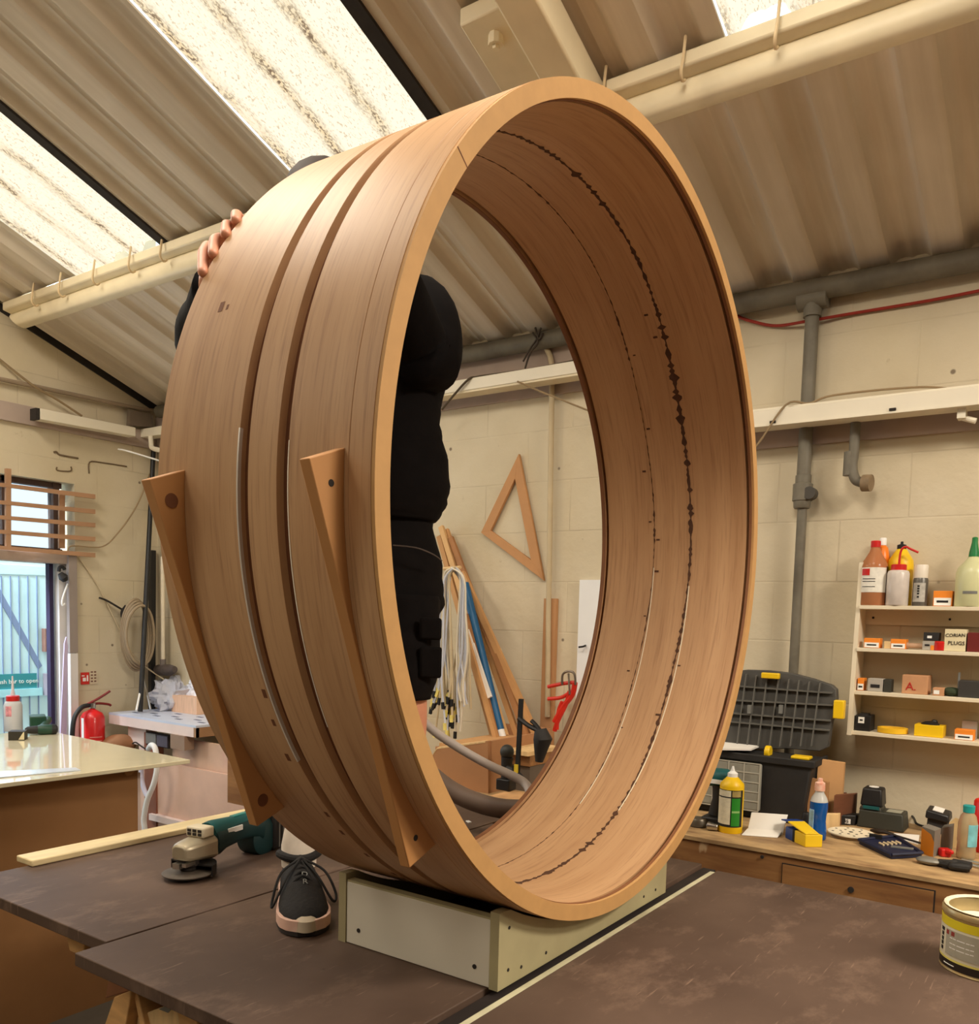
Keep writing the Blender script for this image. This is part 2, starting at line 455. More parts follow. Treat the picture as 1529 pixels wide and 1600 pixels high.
# ---- rafter with side plate
r1, r2 = onroof(852, 0, .1), onroof(940, 130, .1)
ya, yb = 1.275, 1.385
rt = Thing('roof_rafter', 'cream painted sloping rafter above the ring top, with bolted side plate', 'rafter', (1.5, ya, roof_z(1.5)-.12))
def slope_box(x0, x1, y0, y1, d0, d1):
    return MB().hexa([(x0, y0, roof_z(x0)-d1), (x1, y0, roof_z(x1)-d1), (x1, y1, roof_z(x1)-d1), (x0, y1, roof_z(x0)-d1),
                      (x0, y0, roof_z(x0)-d0), (x1, y0, roof_z(x1)-d0), (x1, y1, roof_z(x1)-d0), (x0, y1, roof_z(x0)-d0)])
rt.part('beam', slope_box(-.5, 2.42, ya, yb, -.0, .11), CREAM, bev=.008)
pl = rt.part('side_plate', slope_box(1.96, 2.36, yb, yb+.165, .0, .045), CREAM, bev=.004)
q = onroof(775, 62, .05)
rt.part('bolt', MB().cyl((q.x, q.y, q.z-.016), (q.x, q.y, q.z+.02), .022, n=10).cyl((q.x, q.y, q.z-.026), (q.x, q.y, q.z), .011, n=6), CREAM, pl)

# ---- eaves gutter pipe and mauve-grey wall bands
GUT = onx(1340, 440, WX-.05)
gz = GUT.z
single('eaves_pipe', 'long dark grey pipe running along the top of the right wall under the roof', 'pipe',
       MB().cyl((WX-.05, -3.5, gz), (WX-.05, 4.7, gz), .036, n=16), PIPE, (WX-.05, 0, gz-.036))
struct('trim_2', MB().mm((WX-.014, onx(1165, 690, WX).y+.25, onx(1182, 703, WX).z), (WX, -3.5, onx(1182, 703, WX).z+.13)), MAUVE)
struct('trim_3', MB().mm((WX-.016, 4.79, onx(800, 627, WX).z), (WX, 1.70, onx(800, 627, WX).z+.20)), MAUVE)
bz0, bz1 = ony(120, 676, WY).z, ony(30, 634, WY).z
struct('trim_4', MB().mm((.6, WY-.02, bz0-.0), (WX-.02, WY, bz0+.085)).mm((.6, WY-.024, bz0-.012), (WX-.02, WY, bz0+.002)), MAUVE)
# ------------------------------------------------------------------ black sheet tables
def phen_mat():
    mt = bpy.data.materials.new('black_phenolic_sheet'); mt.use_nodes = True; t = NT(mt)
    out = t.n('ShaderNodeOutputMaterial'); b = t.n('ShaderNodeBsdfPrincipled'); t.l(b.outputs[0], out.inputs[0])
    g = t.n('ShaderNodeNewGeometry'); P = g.outputs['Position']
    c = mixc(t, ramp(t, noise(t, P, 3, 5), .35, .7), lin((78, 60, 50)), lin((98, 78, 66)))
    dust = ramp(t, noise(t, mapping(t, P, (1.3, 2.2, 1), (0, 0, .6)), 5, 8, .70), .52, .76, 0, .5)
    c = mixc(t, dust, c, lin((146, 120, 102)))
    scr = ramp(t, noise(t, mapping(t, P, (9, 120, 9), (0, 0, .75)), 1.2, 3), .66, .73, 0, .45)
    c = mixc(t, scr, c, lin((150, 124, 106)))
    spk = ramp(t, noise(t, mapping(t, P, (30, 18, 30), (0, 0, .2)), 1.5, 4, .7), .70, .75, 0, .5)
    c = mixc(t, spk, c, lin((40, 30, 27)))
    t.l(c, b.inputs['Base Color']); b.inputs['Roughness'].default_value = .62
    b.inputs['Specular IOR Level'].default_value = .3
    return mt
PHEN = phen_mat(); EDGE = mat('dark_ply_edge', (44, 36, 34), .7, var=.2, scale=20)
TH = .024
def table(name, label, x0, x1, y0, y1, base):
    t = Thing(name, label, 'table', (x0, y0, 0))
    t.part('sheet_top', MB().mm((x0, y0, TZ-TH), (x1, y1, TZ)), PHEN, bev=.002)
    base(t); return t
fxA = onz(250, 1548, TZ).x
SAW = mat('sawn_pine', (206, 160, 104), .65, var=.14, scale=8, stretch=(2, 2, 8))
def saw_leg(t, a, b, w=.085, d=.03, along=V((0, 1, 0))):
    a, b = V(a), V(b); ax = (b-a).normalized(); u = along-ax*along.dot(ax); u.normalize(); v = ax.cross(u)
    t.part('leg', MB().box((a+b)/2, (w, d, (b-a).length), (u, v, ax)), SAW, bev=.003)
SHD = mat('shaded_rail', (120, 76, 46), .7, var=.12, scale=8)  # darker trestle timber, shade under the table put into the colour
def baseA(t):
    # wooden trestle showing below the front edge
    XT = fxA+.07
    def trace(name, pts, m_, dx=0.0, th=.03): t.part(name, MB().prism([onx(px, py, XT+dx) for px, py in pts], (th, 0, 0)), m_, bev=.002)
    trace('trestle_beam', ((172, 1512), (206, 1527), (208, 1547), (164, 1560)), SHD, .03)
    trace('trestle_beam', ((209, 1530), (272, 1556), (272, 1568), (220, 1587)), SHD, .05)
    trace('leg', ((178, 1558), (205, 1547), (190, 1640), (150, 1640)), SAW, .0)
    trace('leg', ((203, 1528), (209, 1530), (240, 1660), (230, 1660)), SAW, .01, .05)
    trace('gusset_plate', ((215, 1588), (269, 1567), (276, 1570), (300, 1650), (205, 1650)), PINE, .02, .02)
    trace('leg', ((274, 1562), (303, 1578), (330, 1680), (290, 1680)), SAW, .0)
    trace('tape_patch', ((247, 1577), (268, 1567), (273, 1571), (262, 1583)), GREYP, .0185, .002)
    t.part('trestle', MB().mm((fxA+.25, 1.0, 0), (fxA+.28, 1.3, TZ-TH)), SHD)
    t.part('support_panel', MB().mm((1.9, .85, 0), (1.94, 1.40, TZ-TH)), MDFD)
table('sheet_table', 'dark brown sheet table under the wooden ring and its cradle box', fxA, 2.075, .795, 1.452, baseA)
fxB = onz(82, 1437, TZ).x
def baseB(t):
    q = [onx(px, py, fxB+.06) for px, py in ((100, 1448), (131, 1462), (131, 1497), (108, 1486))]
    t.part('trestle_beam', MB().prism(q, (.5, 0, 0)), SAW, bev=.003)
    t.part('support_panel', MB().mm((1.55, 1.5, 0), (1.58, 2.0, TZ-TH)), MDFD)
    t.part('support_panel', MB().mm((2.30, 1.5, 0), (2.32, 2.0, TZ-TH)), MDFD)
table('sheet_table', 'dark brown sheet table at the rear left that carries the angle grinder', fxB, 2.36, 1.457, 2.035, baseB)
rc = onz(1120, 1360, TZ)
def baseC(t):
    t.part('support_panel', MB().mm((1.05, .70, 0), (1.9, .788, TZ-.031)), MDFD)
    t.part('support_panel', MB().mm((1.9, -.5, 0), (1.93, .70, TZ-TH)), MDFD)
table('sheet_table', 'scratched dark brown sheet table in the right foreground under the tin', .55, rc.x, -.75, .742, baseC)
single('pale_batten', 'pale wood batten lying along the far edge of the rear left sheet table', 'batten',
       MB().mm((onz(35, 1350, TZ).x, 2.012, TZ+.0005), (2.34, 2.085, TZ+.016)), PINEH, (1.6, 2.05, TZ), bev=.003)
single('edge_batten', 'pale cream batten edge between the ring table and the right foreground table', 'batten',
       MB().mm((.60, .7435, TZ-.022), (2.03, .7555, TZ-.002)), mat('limed_edge', (206, 200, 168), .7, var=.14, scale=14, col2=(150, 140, 110), fac2=(.55, .72)), (1.3, .75, TZ-.022))
single('edge_batten', 'dark batten between the cradle box and the pale table edge', 'batten',
       MB().mm((.60, .757, TZ-.03), (2.07, .789, TZ-.008)), EDGE, (1.3, .772, TZ-.03))

# ------------------------------------------------------------------ cradle box under the ring
PLY = mat('olive_grey_ply', (176, 166, 128), .7, var=.12, scale=6, col2=(150, 138, 104), fac2=(.5, .75))
XC, ZC, RX, KR, YF, LN = 1.4954, 1.7304, .7175, 1.0158, .7352, .4296
bx0, bx1, by0, by1 = 1.131, 1.796, .771, 1.135
box = Thing('cradle_box', 'low cradle box with white end panel carrying the big wooden ring', 'box', (1.46, .95, TZ))
def ringz(x, off=.004):
    c = max(0, 1-((x-XC)/(RX+off))**2); return ZC-(RX+off)*KR*math.sqrt(c)
def side(y0, y1):
    n = 40; top = []
    for i in range(n+1):
        x = bx0+(bx1-bx0)*i/n; top.append((x, y0, min(TZ+.131, ringz(x))))
    return MB().prism([(bx0, y0, TZ), *top, (bx1, y0, TZ)][::1], (0, y1-y0, 0))
box.part('side_panel', side(by0, by0+.018), PLY, sharp=50); box.part('side_panel', side(by1-.018, by1), PLY, sharp=50)
endp = box.part('end_panel', MB().mm((bx0+.002, by0+.019, TZ+.001), (bx0+.020, by1-.019, TZ+.116)), mat('white_melamine', (226, 220, 204), .45, var=.02), label='white melamine end panel', bev=.001)
box.part('end_panel', MB().mm((bx1-.02, by0+.019, TZ+.001), (bx1-.002, by1-.019, TZ+.116)), PLY)
box.part('end_panel_edge', MB().mm((bx0+.003, by0+.019, TZ+.116), (bx0+.020, by1-.019, TZ+.1195)), PLY)
for py, pz in ((.82, .03), (1.085, .03)):
    box.part('screw_head', MB().cyl((bx0+.0005, py, TZ+pz), (bx0+.003, py, TZ+pz), .004, n=10), DARK, endp)
for px, pz in ((1.16, .028), (1.16, .10), (1.20, .02), (1.28, .02), (1.68, .02), (1.74, .02), (1.77, .10)):
    box.part('screw_head', MB().cyl((px, by0-.001, TZ+pz), (px, by0+.002, TZ+pz), .003, n=10), DARK)

# ------------------------------------------------------------------ the ring
ra, rb = .007, .0059
def ringp(ang, off, ax):
    x, y, z = (RX+off)*cos(ang), ax, (RX+off)*KR*sin(ang)
    y, z = y*cos(rb)-z*sin(rb), y*sin(rb)+z*cos(rb)
    x, y = x*cos(ra)-y*sin(ra), x*sin(ra)+y*cos(ra)
    return V((XC+x, YF+y, ZC+z))
def revolve(prof, n=288):
    b = MB(); rings = []
    for i in range(n):
        a = 2*pi*i/n; rings.append([b.bm.verts.new(ringp(a, off, ax)) for ax, off in prof])
    mN = len(prof)
    for i in range(n):
        p, q = rings[i], rings[(i+1) % n]
        for k in range(mN):
            j = (k+1) % mN; b.bm.faces.new([p[k], q[k], q[j], p[j]])
    return b
def veneer_mat(name, c1, c2, c3, rough=.45, warm=0.0):
    """timber veneer bent round the ring: the grain follows the circumference"""
    mt = bpy.data.materials.new(name); mt.use_nodes = True; t = NT(mt)
    out = t.n('ShaderNodeOutputMaterial'); b = t.n('ShaderNodeBsdfPrincipled'); t.l(b.outputs[0], out.inputs[0])
    g = t.n('ShaderNodeNewGeometry'); sep = t.n('ShaderNodeSeparateXYZ'); t.l(g.outputs['Position'], sep.inputs[0])
    def ma(op, a, bb=None):
        n = t.n('ShaderNodeMath', operation=op)
        for i, v in enumerate((a, bb)):
            if v is None: continue
            if isinstance(v, (int, float)): n.inputs[i].default_value = v
            else: t.l(v, n.inputs[i])
        return n.outputs[0]
    dx = ma('SUBTRACT', sep.outputs[0], XC); dz = ma('SUBTRACT', sep.outputs[2], ZC)
    cb = t.n('ShaderNodeCombineXYZ'); t.l(ma('MULTIPLY', dz, 1.0), cb.inputs[0]); t.l(ma('MULTIPLY', sep.outputs[1], 26.0), cb.inputs[1]); t.l(ma('MULTIPLY', dx, 1.0), cb.inputs[2])
    v = cb.outputs[0]
    n1 = noise(t, v, 1.1, 4, .5); n2 = noise(t, v, 6.5, 3, .6)
    c = mixc(t, ramp(t, n1, .3, .7), lin(c1), lin(c2))
    c = mixc(t, ramp(t, n2, .52, .75, 0, .55), c, lin(c3))
    cb2 = t.n('ShaderNodeCombineXYZ'); t.l(ma('MULTIPLY', dz, 12.0), cb2.inputs[0]); t.l(ma('MULTIPLY', dx, 12.0), cb2.inputs[2]); t.l(ma('MULTIPLY', sep.outputs[1], 300.0), cb2.inputs[1])
    n3 = noise(t, cb2.outputs[0], 1.0, 2)
    c = mixc(t, ramp(t, n3, .60, .74, 0, .3), c, lin(c3))
    c = mixc(t, ramp(t, noise(t, g.outputs['Position'], 4, 4), .5, .75, 0, .25), c, lin(c2))
    t.l(c, b.inputs['Base Color']); b.inputs['Roughness'].default_value = rough
    b.inputs['Specular IOR Level'].default_value = .35
    bp = t.n('ShaderNodeBump'); bp.inputs['Strength'].default_value = .06; bp.inputs['Distance'].default_value = .002
    t.l(n3, bp.inputs['Height']); t.l(bp.outputs[0], b.inputs['Normal'])
    return mt
VEN = veneer_mat('bent_timber_veneer', (186, 144, 104), (202, 161, 120), (144, 101, 68))
VENI = VEN
RIM = mat('sanded_mdf_rim', (200, 154, 98), .6, var=.05, scale=30, bump=.05)
LIPM = mat('brown_timber_lip', (132, 86, 54), .6, var=.1, scale=8)
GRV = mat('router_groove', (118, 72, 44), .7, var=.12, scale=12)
ring = Thing('wooden_ring', 'huge upright bent wooden ring standing on the cradle box', 'wooden ring', (XC, YF+LN/2, ZC-RX*KR))
shell = ring.part('shell', revolve([
    (.006, 0), (.0425, 0), (.0432, -.0012), (.0440, 0), (.1515, 0), (.1520, -.013), (.1725, -.013), (.1730, 0), (.2295, 0), (.2300, -.013), (.2500, -.013), (.2505, 0),
    (.4296, 0), (.4296, -.0330), (.4180, -.0330), (.4180, -.006), (.4105, -.006), (.4105, -.0300), (.0195, -.0285), (.0195, -.006), (.0130, -.006), (.0130, -.0284), (.006, -.0284)]), VEN, sharp=30)
ring.part('rim', revolve([(.0, -.0008), (.0062, -.0008), (.0062, -.0284), (.0, -.0284)]), RIM, sharp=40, label='pale sanded front rim')
ring.part('inner_lip', revolve([(.0064, -.0280), (.0128, -.0280), (.0128, -.0296), (.0064, -.0296)]), LIPM, label='dark brown lip inside the front rim')
ring.part('inner_lip', revolve([(.4185, -.0325), (.4292, -.0325), (.4292, -.0345), (.4185, -.0345)]), LIPM, label='dark brown lip inside the back rim')
def arc(prof, a0, a1, n=140, jag=None):
    b = MB(); rings = []
    for i in range(n+1):
        a = radians(a0+(a1-a0)*i/n); rings.append([b.bm.verts.new(ringp(a, off, ax)) for ax, off in (prof(i/n, i) if callable(prof) else prof)])
    mN = len(rings[0])
    for p, q in zip(rings, rings[1:]):
        for k in range(mN):
            j = (k+1) % mN; b.bm.faces.new([p[k], q[k], q[j], p[j]])
    b.bm.faces.new(rings[0]); b.bm.faces.new(rings[-1][::-1]); return b
for a, c in ((.152, .1725), (.230, .250)):
    ring.part('groove_floor', revolve([(a, -.0128), (c, -.0128), (c, -.0122), (a, -.0122)]), GRV, shell, label='routed groove floor coloured dark for shade')  # browner than the veneer: the groove's shade is put into the colour
SIL = mat('bright_metal_strip', (236, 230, 220), .3, .35, var=.03)
ring.part('metal_strip', arc([(.1492, .0), (.1515, .0), (.1515, -.010), (.1492, -.010)][::1] and [(.1497, .0006), (.1520, .0002), (.1522, -.010), (.1500, -.010)], 176, 207), SIL, shell)
ring.part('metal_strip', arc([(.2503, .0002), (.2528, .0006), (.2524, -.010), (.2503, -.010)], 174, 213), SIL, shell)
rnd = random.Random(5)
def jag(ax0, wlo, whi, big=()):
    def f(t, i):
        w = wlo+(whi-wlo)*rnd.random()**2.2; c = ax0+.0035*sin(t*23)+.0012*(rnd.random()-.5)
        for (u, v, s) in big:
            if u < t < v: w *= s*(.6+.8*rnd.random())
        return [(c-w*rnd.uniform(.4, 1), -.0300), (c+w*rnd.uniform(.4, 1), -.0300), (c+w*.8, -.0280), (c-w*.8, -.0280)]
    return f
TEAR = mat('torn_dark_groove', (82, 52, 33), .85, var=.25, scale=40)
ring.part('split', arc(jag(.172, .0012, .0085, ((.25, .37, 2.0), (.10, .22, 1.4), (.37, .5, 1.4), (.8, .95, 1.5))), 112, -118, 420), TEAR, shell, label='wide torn dark split along the inside')
ring.part('split', arc(jag(.276, .0003, .0022, ((.42, .47, 2.5), (.08, .16, 1.8), (.24, .30, 1.8))), 112, -118, 420), TEAR, shell, label='hairline split along the inside')
LITE = mat('pale_inner_strip', (236, 222, 196), .35, var=.05)  # pale strips set along the inside of the ring
ring.part('metal_strip', arc([(.1650, -.0304), (.1675, -.0304), (.1675, -.0280), (.1650, -.0280)], -6, -62), LITE, shell)
ring.part('metal_strip', arc([(.2695, -.0306), (.2718, -.0306), (.2718, -.0280), (.2695, -.0280)], -2, -62), LITE, shell)
for a, ax, s in ((19, .295, 1), (4, .262, 1), (-3, .262, 1.2), (-13, .283, .7), (-26, .30, .8), (8, .285, .8), (-40, .268, .7), (28, .268, 1.0), (52, .20, 1.0), (47, .195, 1.1), (-36, .182, 1.2), (-24, .16, .8), (44, .262, .7)):
    ring.part('chip', arc([(ax-.005*s, -.0303), (ax+.005*s, -.0303), (ax+.004*s, -.0280), (ax-.004*s, -.0280)], a, a+.35*s, 3), TEAR, shell)
for a, ax, s in ((158, .35, 1.2), (158.6, .335, .6), (203, .262, 1.0), (207, .266, .8), (212, .270, 1.0), (222, .262, .9), (226, .263, .9), (232, .26, .9), (239, .262, 1), (241, .258, .8)):
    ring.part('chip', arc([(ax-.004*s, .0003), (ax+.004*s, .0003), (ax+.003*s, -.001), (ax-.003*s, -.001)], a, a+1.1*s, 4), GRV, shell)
# two straight-edged foot plates on the outside, tangent to the ring
PLM = mat('foot_plate_mdf', (190, 136, 82), .6, var=.06, scale=5)
def plate(ax0, th, a_mid, half, dist, screw):
    a0, a1 = radians(a_mid-half), radians(a_mid+half); pts = []
    n = 30
    for i in range(n+1):
        a = a0+(a1-a0)*i/n; pts.append(ringp(a, -.0004, ax0))
    ds = dist-RX
    am = radians(a_mid); hs = RX*sin(radians(half))
    for sg in (1, -1):          # square-cut board ends
        qx, qz = cos(am)*dist-sin(am)*hs*sg, sin(am)*dist+cos(am)*hs*sg
        pts.append(ringp(atan2(qz, qx), hypot(qx, qz)-RX, ax0))
    b = MB().prism(pts, (ringp(0, 0, ax0+th)-ringp(0, 0, ax0)))
    p = ring.part('foot_plate', b, PLM, bev=.0015, sharp=40)
    for a in (a_mid-half+3.6, a_mid+half-3.6):
        q = ringp(radians(a), .022, ax0-.0006); d = (ringp(0, 0, .01)-ringp(0, 0, 0)).normalized()
        ring.part('screw_hole', MB().cyl(q, q+d*.004, screw, n=16), GRV if screw > .006 else DARK, p)
plate(.050, .018, 200.7, 23.3, .7215, .0045)
plate(.366, .020, 200.5, 22.6, .7235, .0105)
# faint pencil joint across the rim
ring.part('joint_line', arc([(-.0004, -.0008), (.0002, -.0008), (.0002, -.0284), (-.0004, -.0284)], 143.0, 143.15, 1), GRV, shell)

# ------------------------------------------------------------------ filler tin
c = onz(1538, 1514, TZ); c.z = TZ
tin = Thing('filler_tin', 'small open filler tin with white and yellow label on the right foreground table', 'tin', c)
r = .074; h = .112
TINM = mat('tin_metal', (196, 176, 130), .35, .7, var=.15, scale=18)
tin.part('can', MB().lathe([(r, 0), (r+.001, .002), (r-.001, .006), (r-.001, h-.012), (r+.002, h-.010), (r+.002, h-.004), (r, h), (r-.006, h), (r-.008, h-.004), (r-.008, h-.032), (.001, h-.034)], c), TINM, sharp=50)
tin.part('filler', MB().lathe([(r-.010, h-.045), (r-.0095, h-.026), (r-.03, h-.024), (.002, h-.022)], c).sph((c.x-.01, c.y-.01, TZ+h-.034), (.05, .05, .012)).sph((c.x+.0, c.y-.035, TZ+h-.03), (.025, .022, .02)).tube([(c.x-.06, c.y+.02, TZ+h-.012), (c.x-.02, c.y+.055, TZ+h-.012)], .004), mat('dried_filler', (226, 220, 204), .8, var=.1, scale=40))
tin.part('rim_bead', MB().lathe([(r-.006, h), (r-.001, h+.003), (r-.005, h+.0035), (r-.009, h)], c, closed=True), mat('filler_smeared_rim', (226, 216, 190), .6, var=.14, scale=40))
band = lambda z0, z1, o: MB().lathe([(r-.0005, z0), (r+o, z0+.0003), (r+o, z1-.0003), (r-.0005, z1)], c, n=48, closed=True)
tin.part('label_band', band(h-.032, h-.016, .0006), mat('label_yellow', (224, 206, 40), .45, var=.03), label='yellow label band')
tin.part('label_band', band(.024, h-.032, .0005), mat('label_white', (222, 216, 190), .5, var=.03), label='white label band')
tin.part('label_band', band(.020, .024, .0006), mat('label_pale_yellow', (232, 220, 120), .45), label='pale yellow label band')
tin.part('label_band', band(.006, .020, .0006), mat('label_black', (40, 32, 28), .4, var=.05), label='black label band')
def tin_patch(name, a0, a1, z0, z1, mt):
    b = MB(); n = 8; o1, o2 = r+.0006, r+.0014; rows = []
    for i in range(n+1):
        a = radians(a0+(a1-a0)*i/n)
        rows.append([b.bm.verts.new((c.x+q*cos(a), c.y+q*sin(a), TZ+z)) for q, z in ((o1, z0), (o2, z0), (o2, z1), (o1, z1))])
    for p, q in zip(rows, rows[1:]):
        for k in range(4): b.bm.faces.new([p[k], q[k], q[(k+1) % 4], p[(k+1) % 4]])
    b.bm.faces.new(rows[0]); b.bm.faces.new(rows[-1][::-1])
    tin.part(name, b, mt)
va = math.degrees(atan2(-c.y, -c.x))      # towards the camera
tin_patch('label_panel', va-58, va-6, .030, .076, mat('label_grey', (172, 168, 150), .5, var=.06, scale=60))
for z, w in ((.071, 4), (.062, 2.6), (.053, 2.6), (.045, 2.6), (.036, 2.6)): tin_patch('label_mark', va-68-w, va-68+w, z-.003, z+.003, INK)
for a in (-55, -45): tin_patch('hazard_symbol', va+a-3, va+a+3, .066, .074, mat('hazard_print', (150, 60, 50), .6))
for z in (.062, .052, .044): tin_patch('label_mark', va-50, va-14, z-.0008, z+.0008, SIGNW)
tin_patch('label_mark', va-60, va-40, .012, .0135, SIGNW)

# ------------------------------------------------------------------ angle grinder
TEAL = mat('teal_plastic', (20, 86, 88), .45, var=.1); TEALD = mat('dark_teal_plastic', (14, 46, 48), .5, var=.15)
g0 = onz(294, 1371, TZ); g1 = onz(404, 1331, TZ); d = (g1-g0); d.z = 0; d.normalize(); e = V((-d.y, d.x, 0))
def G(a, b_, z): return g0+d*a+e*b_+V((0, 0, z*.82))
gr = Thing('angle_grinder', 'teal and black cordless angle grinder lying on the rear left sheet table', 'angle grinder', (g0.x, g0.y, TZ), atan2(d.y, d.x))
DISC = mat('worn_abrasive_disc', (84, 74, 64), .7, var=.2, scale=30)
ST = mat('grinder_gear_metal', (176, 164, 140), .4, .5, var=.1)
CRM = mat('cream_vent_plastic', (214, 202, 176), .5, var=.06)
gr.part('disc', MB().lathe([(.012, .012), (.056, .0105), (.057, .013), (.052, .0155), (.014, .018)], G(0, 0, 0), n=40), DISC)
gd = MB()
n = 18
for i in range(n):
    a0, a1 = radians(-80+160*i/n), radians(-80+160*(i+1)/n)
    for z0, z1, r0, r1 in ((.010, .040, .059, .062), (.036, .040, .014, .060)):
        gd.hexa([G(r0*cos(a0), r0*sin(a0), z0), G(r1*cos(a0), r1*sin(a0), z0), G(r1*cos(a1), r1*sin(a1), z0), G(r0*cos(a1), r0*sin(a1), z0),
                 G(r0*cos(a0), r0*sin(a0), z1), G(r1*cos(a0), r1*sin(a0), z1), G(r1*cos(a1), r1*sin(a1), z1), G(r0*cos(a1), r0*sin(a1), z1)])
gr.part('guard', gd, BLACK)
gr.part('spindle', MB().lathe([(.014, .016), (.018, .02), (.018, .026), (.024, .03), (.024, .048), (.020, .052)], G(0, 0, 0), n=24), DARK)
gr.part('guard_clamp', MB().box(G(-.028, .0, .043), (.022, .02, .012), (d, e, Z1)).box(G(-.02, -.02, .047), (.03, .012, .008), (d, e, Z1)), STEEL)
hb = MB(); secs = [(-.030, .020, .020), (-.015, .028, .026), (.02, .031, .031), (.05, .033, .034), (.062, .034, .035)]
rows = []
for a, w, hh in secs:
    zc = .078
    pr = [(-w, -hh*.75), (-w*.7, -hh), (w*.7, -hh), (w, -hh*.75), (w, hh*.55), (w*.55, hh*.95), (-w*.55, hh*.95), (-w, hh*.55)]
    rows.append([hb.bm.verts.new(G(a, p, zc+q)) for p, q in pr])
for p, q in zip(rows, rows[1:]):
    for k in range(8): hb.bm.faces.new([p[k], q[k], q[(k+1) % 8], p[(k+1) % 8]])
hb.bm.faces.new(rows[0][::-1]); hb.bm.faces.new(rows[-1])
gr.part('gear_head', hb, ST, bev=.004)
vt = gr.part('vent_block', MB().box(G(.038, 0, .122), (.036, .052, .024), (d, e, Z1)), CRM, bev=.004)
for i in (-1, 0, 1):
    for j in (-1, 1):
        gr.part('vent_slot', MB().box(G(.0195, i*.015, .122+j*.005), (.002, .010, .006), (d, e, Z1)), DARK, vt)
bd = MB(); rows = []
for a, w, hh, zc in ((.062, .036, .038, .083), (.075, .037, .040, .083), (.10, .032, .034, .088), (.16, .029, .031, .092), (.20, .031, .033, .092), (.225, .038, .044, .086)):
    rows.append([bd.bm.verts.new(G(a, w*(abs(cos(t))**.7)*(1 if cos(t) > 0 else -1), zc+hh*(abs(sin(t))**.7)*(1 if sin(t) > 0 else -1))) for t in [2*pi*k/20 for k in range(20)]])
for p, q in zip(rows, rows[1:]):
    for k in range(20): bd.bm.faces.new([p[k], q[k], q[(k+1) % 20], p[(k+1) % 20]])
bd.bm.faces.new(rows[0][::-1]); bd.bm.faces.new(rows[-1])
body = gr.part('motor_body', bd, TEALD, sharp=50)
gr.part('top_shell', MB().loft([(G(.062, 0, .106), .028), (G(.08, 0, .108), .0285), (G(.15, 0, .110), .022), (G(.20, 0, .112), .022), (G(.222, 0, .112), .026)], 18), TEAL, sharp=60)
gr.part('name_plate', MB().box(G(.125, -.0285, .108), (.05, .003, .012), (d, e, Z1)), SIGNW, body)
gr.part('switch', MB().box(G(.17, 0, .135), (.05, .016, .006), (d, e, Z1)), mat('teal_switch', (40, 130, 126), .4), body, bev=.002)
gr.part('tail_housing', MB().lathe([(.034, -.03), (.046, -.022), (.048, .0), (.046, .03), (.036, .036)], G(.245, 0, .052), e, n=24), TEALD)
bt = gr.part('battery', MB().box(G(.285, 0, .065), (.045, .074, .100), (d, e, Z1)), BLACK, bev=.008)
for z in (.045, .06): gr.part('battery_stripe', MB().box(G(.285+(.012 if z > .05 else -.004), -.0375, .055), (.004, .002, .07), (d, e, Z1)), GREYP, bt)
# ------------------------------------------------------------------ person behind the ring
SKIN = mat('skin', (206, 142, 112), .5, var=.06, scale=30)
JACK = mat('black_work_jacket', (15, 12, 12), .9, var=.25, scale=14, bump=.5, bscale=28, spec=.15)
SHRT = mat('black_work_shorts', (18, 15, 15), .9, var=.2, scale=30, bump=.2, bscale=120, spec=.15)
SOCK = mat('white_ribbed_sock', (226, 214, 200), .9, var=.06, scale=60)
HAIR = mat('dark_hair', (44, 32, 26), .7, var=.3, scale=60)
def A(x, y, w): return atd(x, y, w)
yb = YF+LN                              # back face of the ring
pel = A(600, 880, 2.09); che = A(594, 570, 2.09); nek = A(540, 450, 2.06); hed = A(500, 372, 1.97)
sL = A(648, 492, 2.07); sR = A(470, 500, 1.95)
eL = A(664, 566, 2.02); eR = A(333, 535, 1.68)
haR = A(342, 428, 1.455); haL = ringp(radians(112), -.05, LN+.075)
hipL = A(626, 950, 2.08); hipR = A(560, 950, 2.06)
knL = A(634, 1135, 2.03); anL = A(620, 1375, 2.02)
foot = onz(478, 1462, TZ); fdir = V((-.62, -.78, 0)).normalized()     # toe of the right shoe
heel = foot-fdir*.275; anR = heel+fdir*.06+V((0, 0, .115)); knR = A(520, 1130, 1.92)
anL = V((knL.x+.02, knL.y+.02, TZ+.10)); heelL = V((anL.x+.03, anL.y+.05, TZ))
P = Thing('person', 'person in black work jacket, shorts and black trainers holding the ring from behind', 'person', (anR.x, anR.y, TZ))
def mid(a, b, t=.5): return V(a).lerp(V(b), t)
vb = [(pel, .095), (mid(pel, che), .085), (che, .10), (nek, (.058, .058)), (mid(nek, hed, .5), (.055, .055)), (hed, (.075, .09)), (hed+V((0, 0, .07)), (.07, .08)),
      (sL, .052), (eL, .042), (mid(eL, haL, .8), .032), (sR, .052), (eR, .042), (mid(eR, haR, .8), .032),
      (hipL, .058), (knL, .056), (mid(knL, anL, .35), .044), (anL, .026), (hipR, .058), (knR, .056), (mid(knR, anR, .35), .044), (anR, .026),
      (haL, (.042, .022)), (haR, (.042, .022)), (anL+V((-.03, -.06, -.07)), .018), (anR+fdir*.06-V((0, 0, .075)), .018)]
ed = [(0, 1), (1, 2), (2, 3), (3, 4), (4, 5), (5, 6), (2, 7), (7, 8), (8, 9), (2, 10), (10, 11), (11, 12), (0, 13), (13, 14), (14, 15), (15, 16), (0, 17), (17, 18), (18, 19), (19, 20), (9, 21), (12, 22), (16, 23), (20, 24)]
bodyb = skin_mesh(vb, ed, 0, 2)
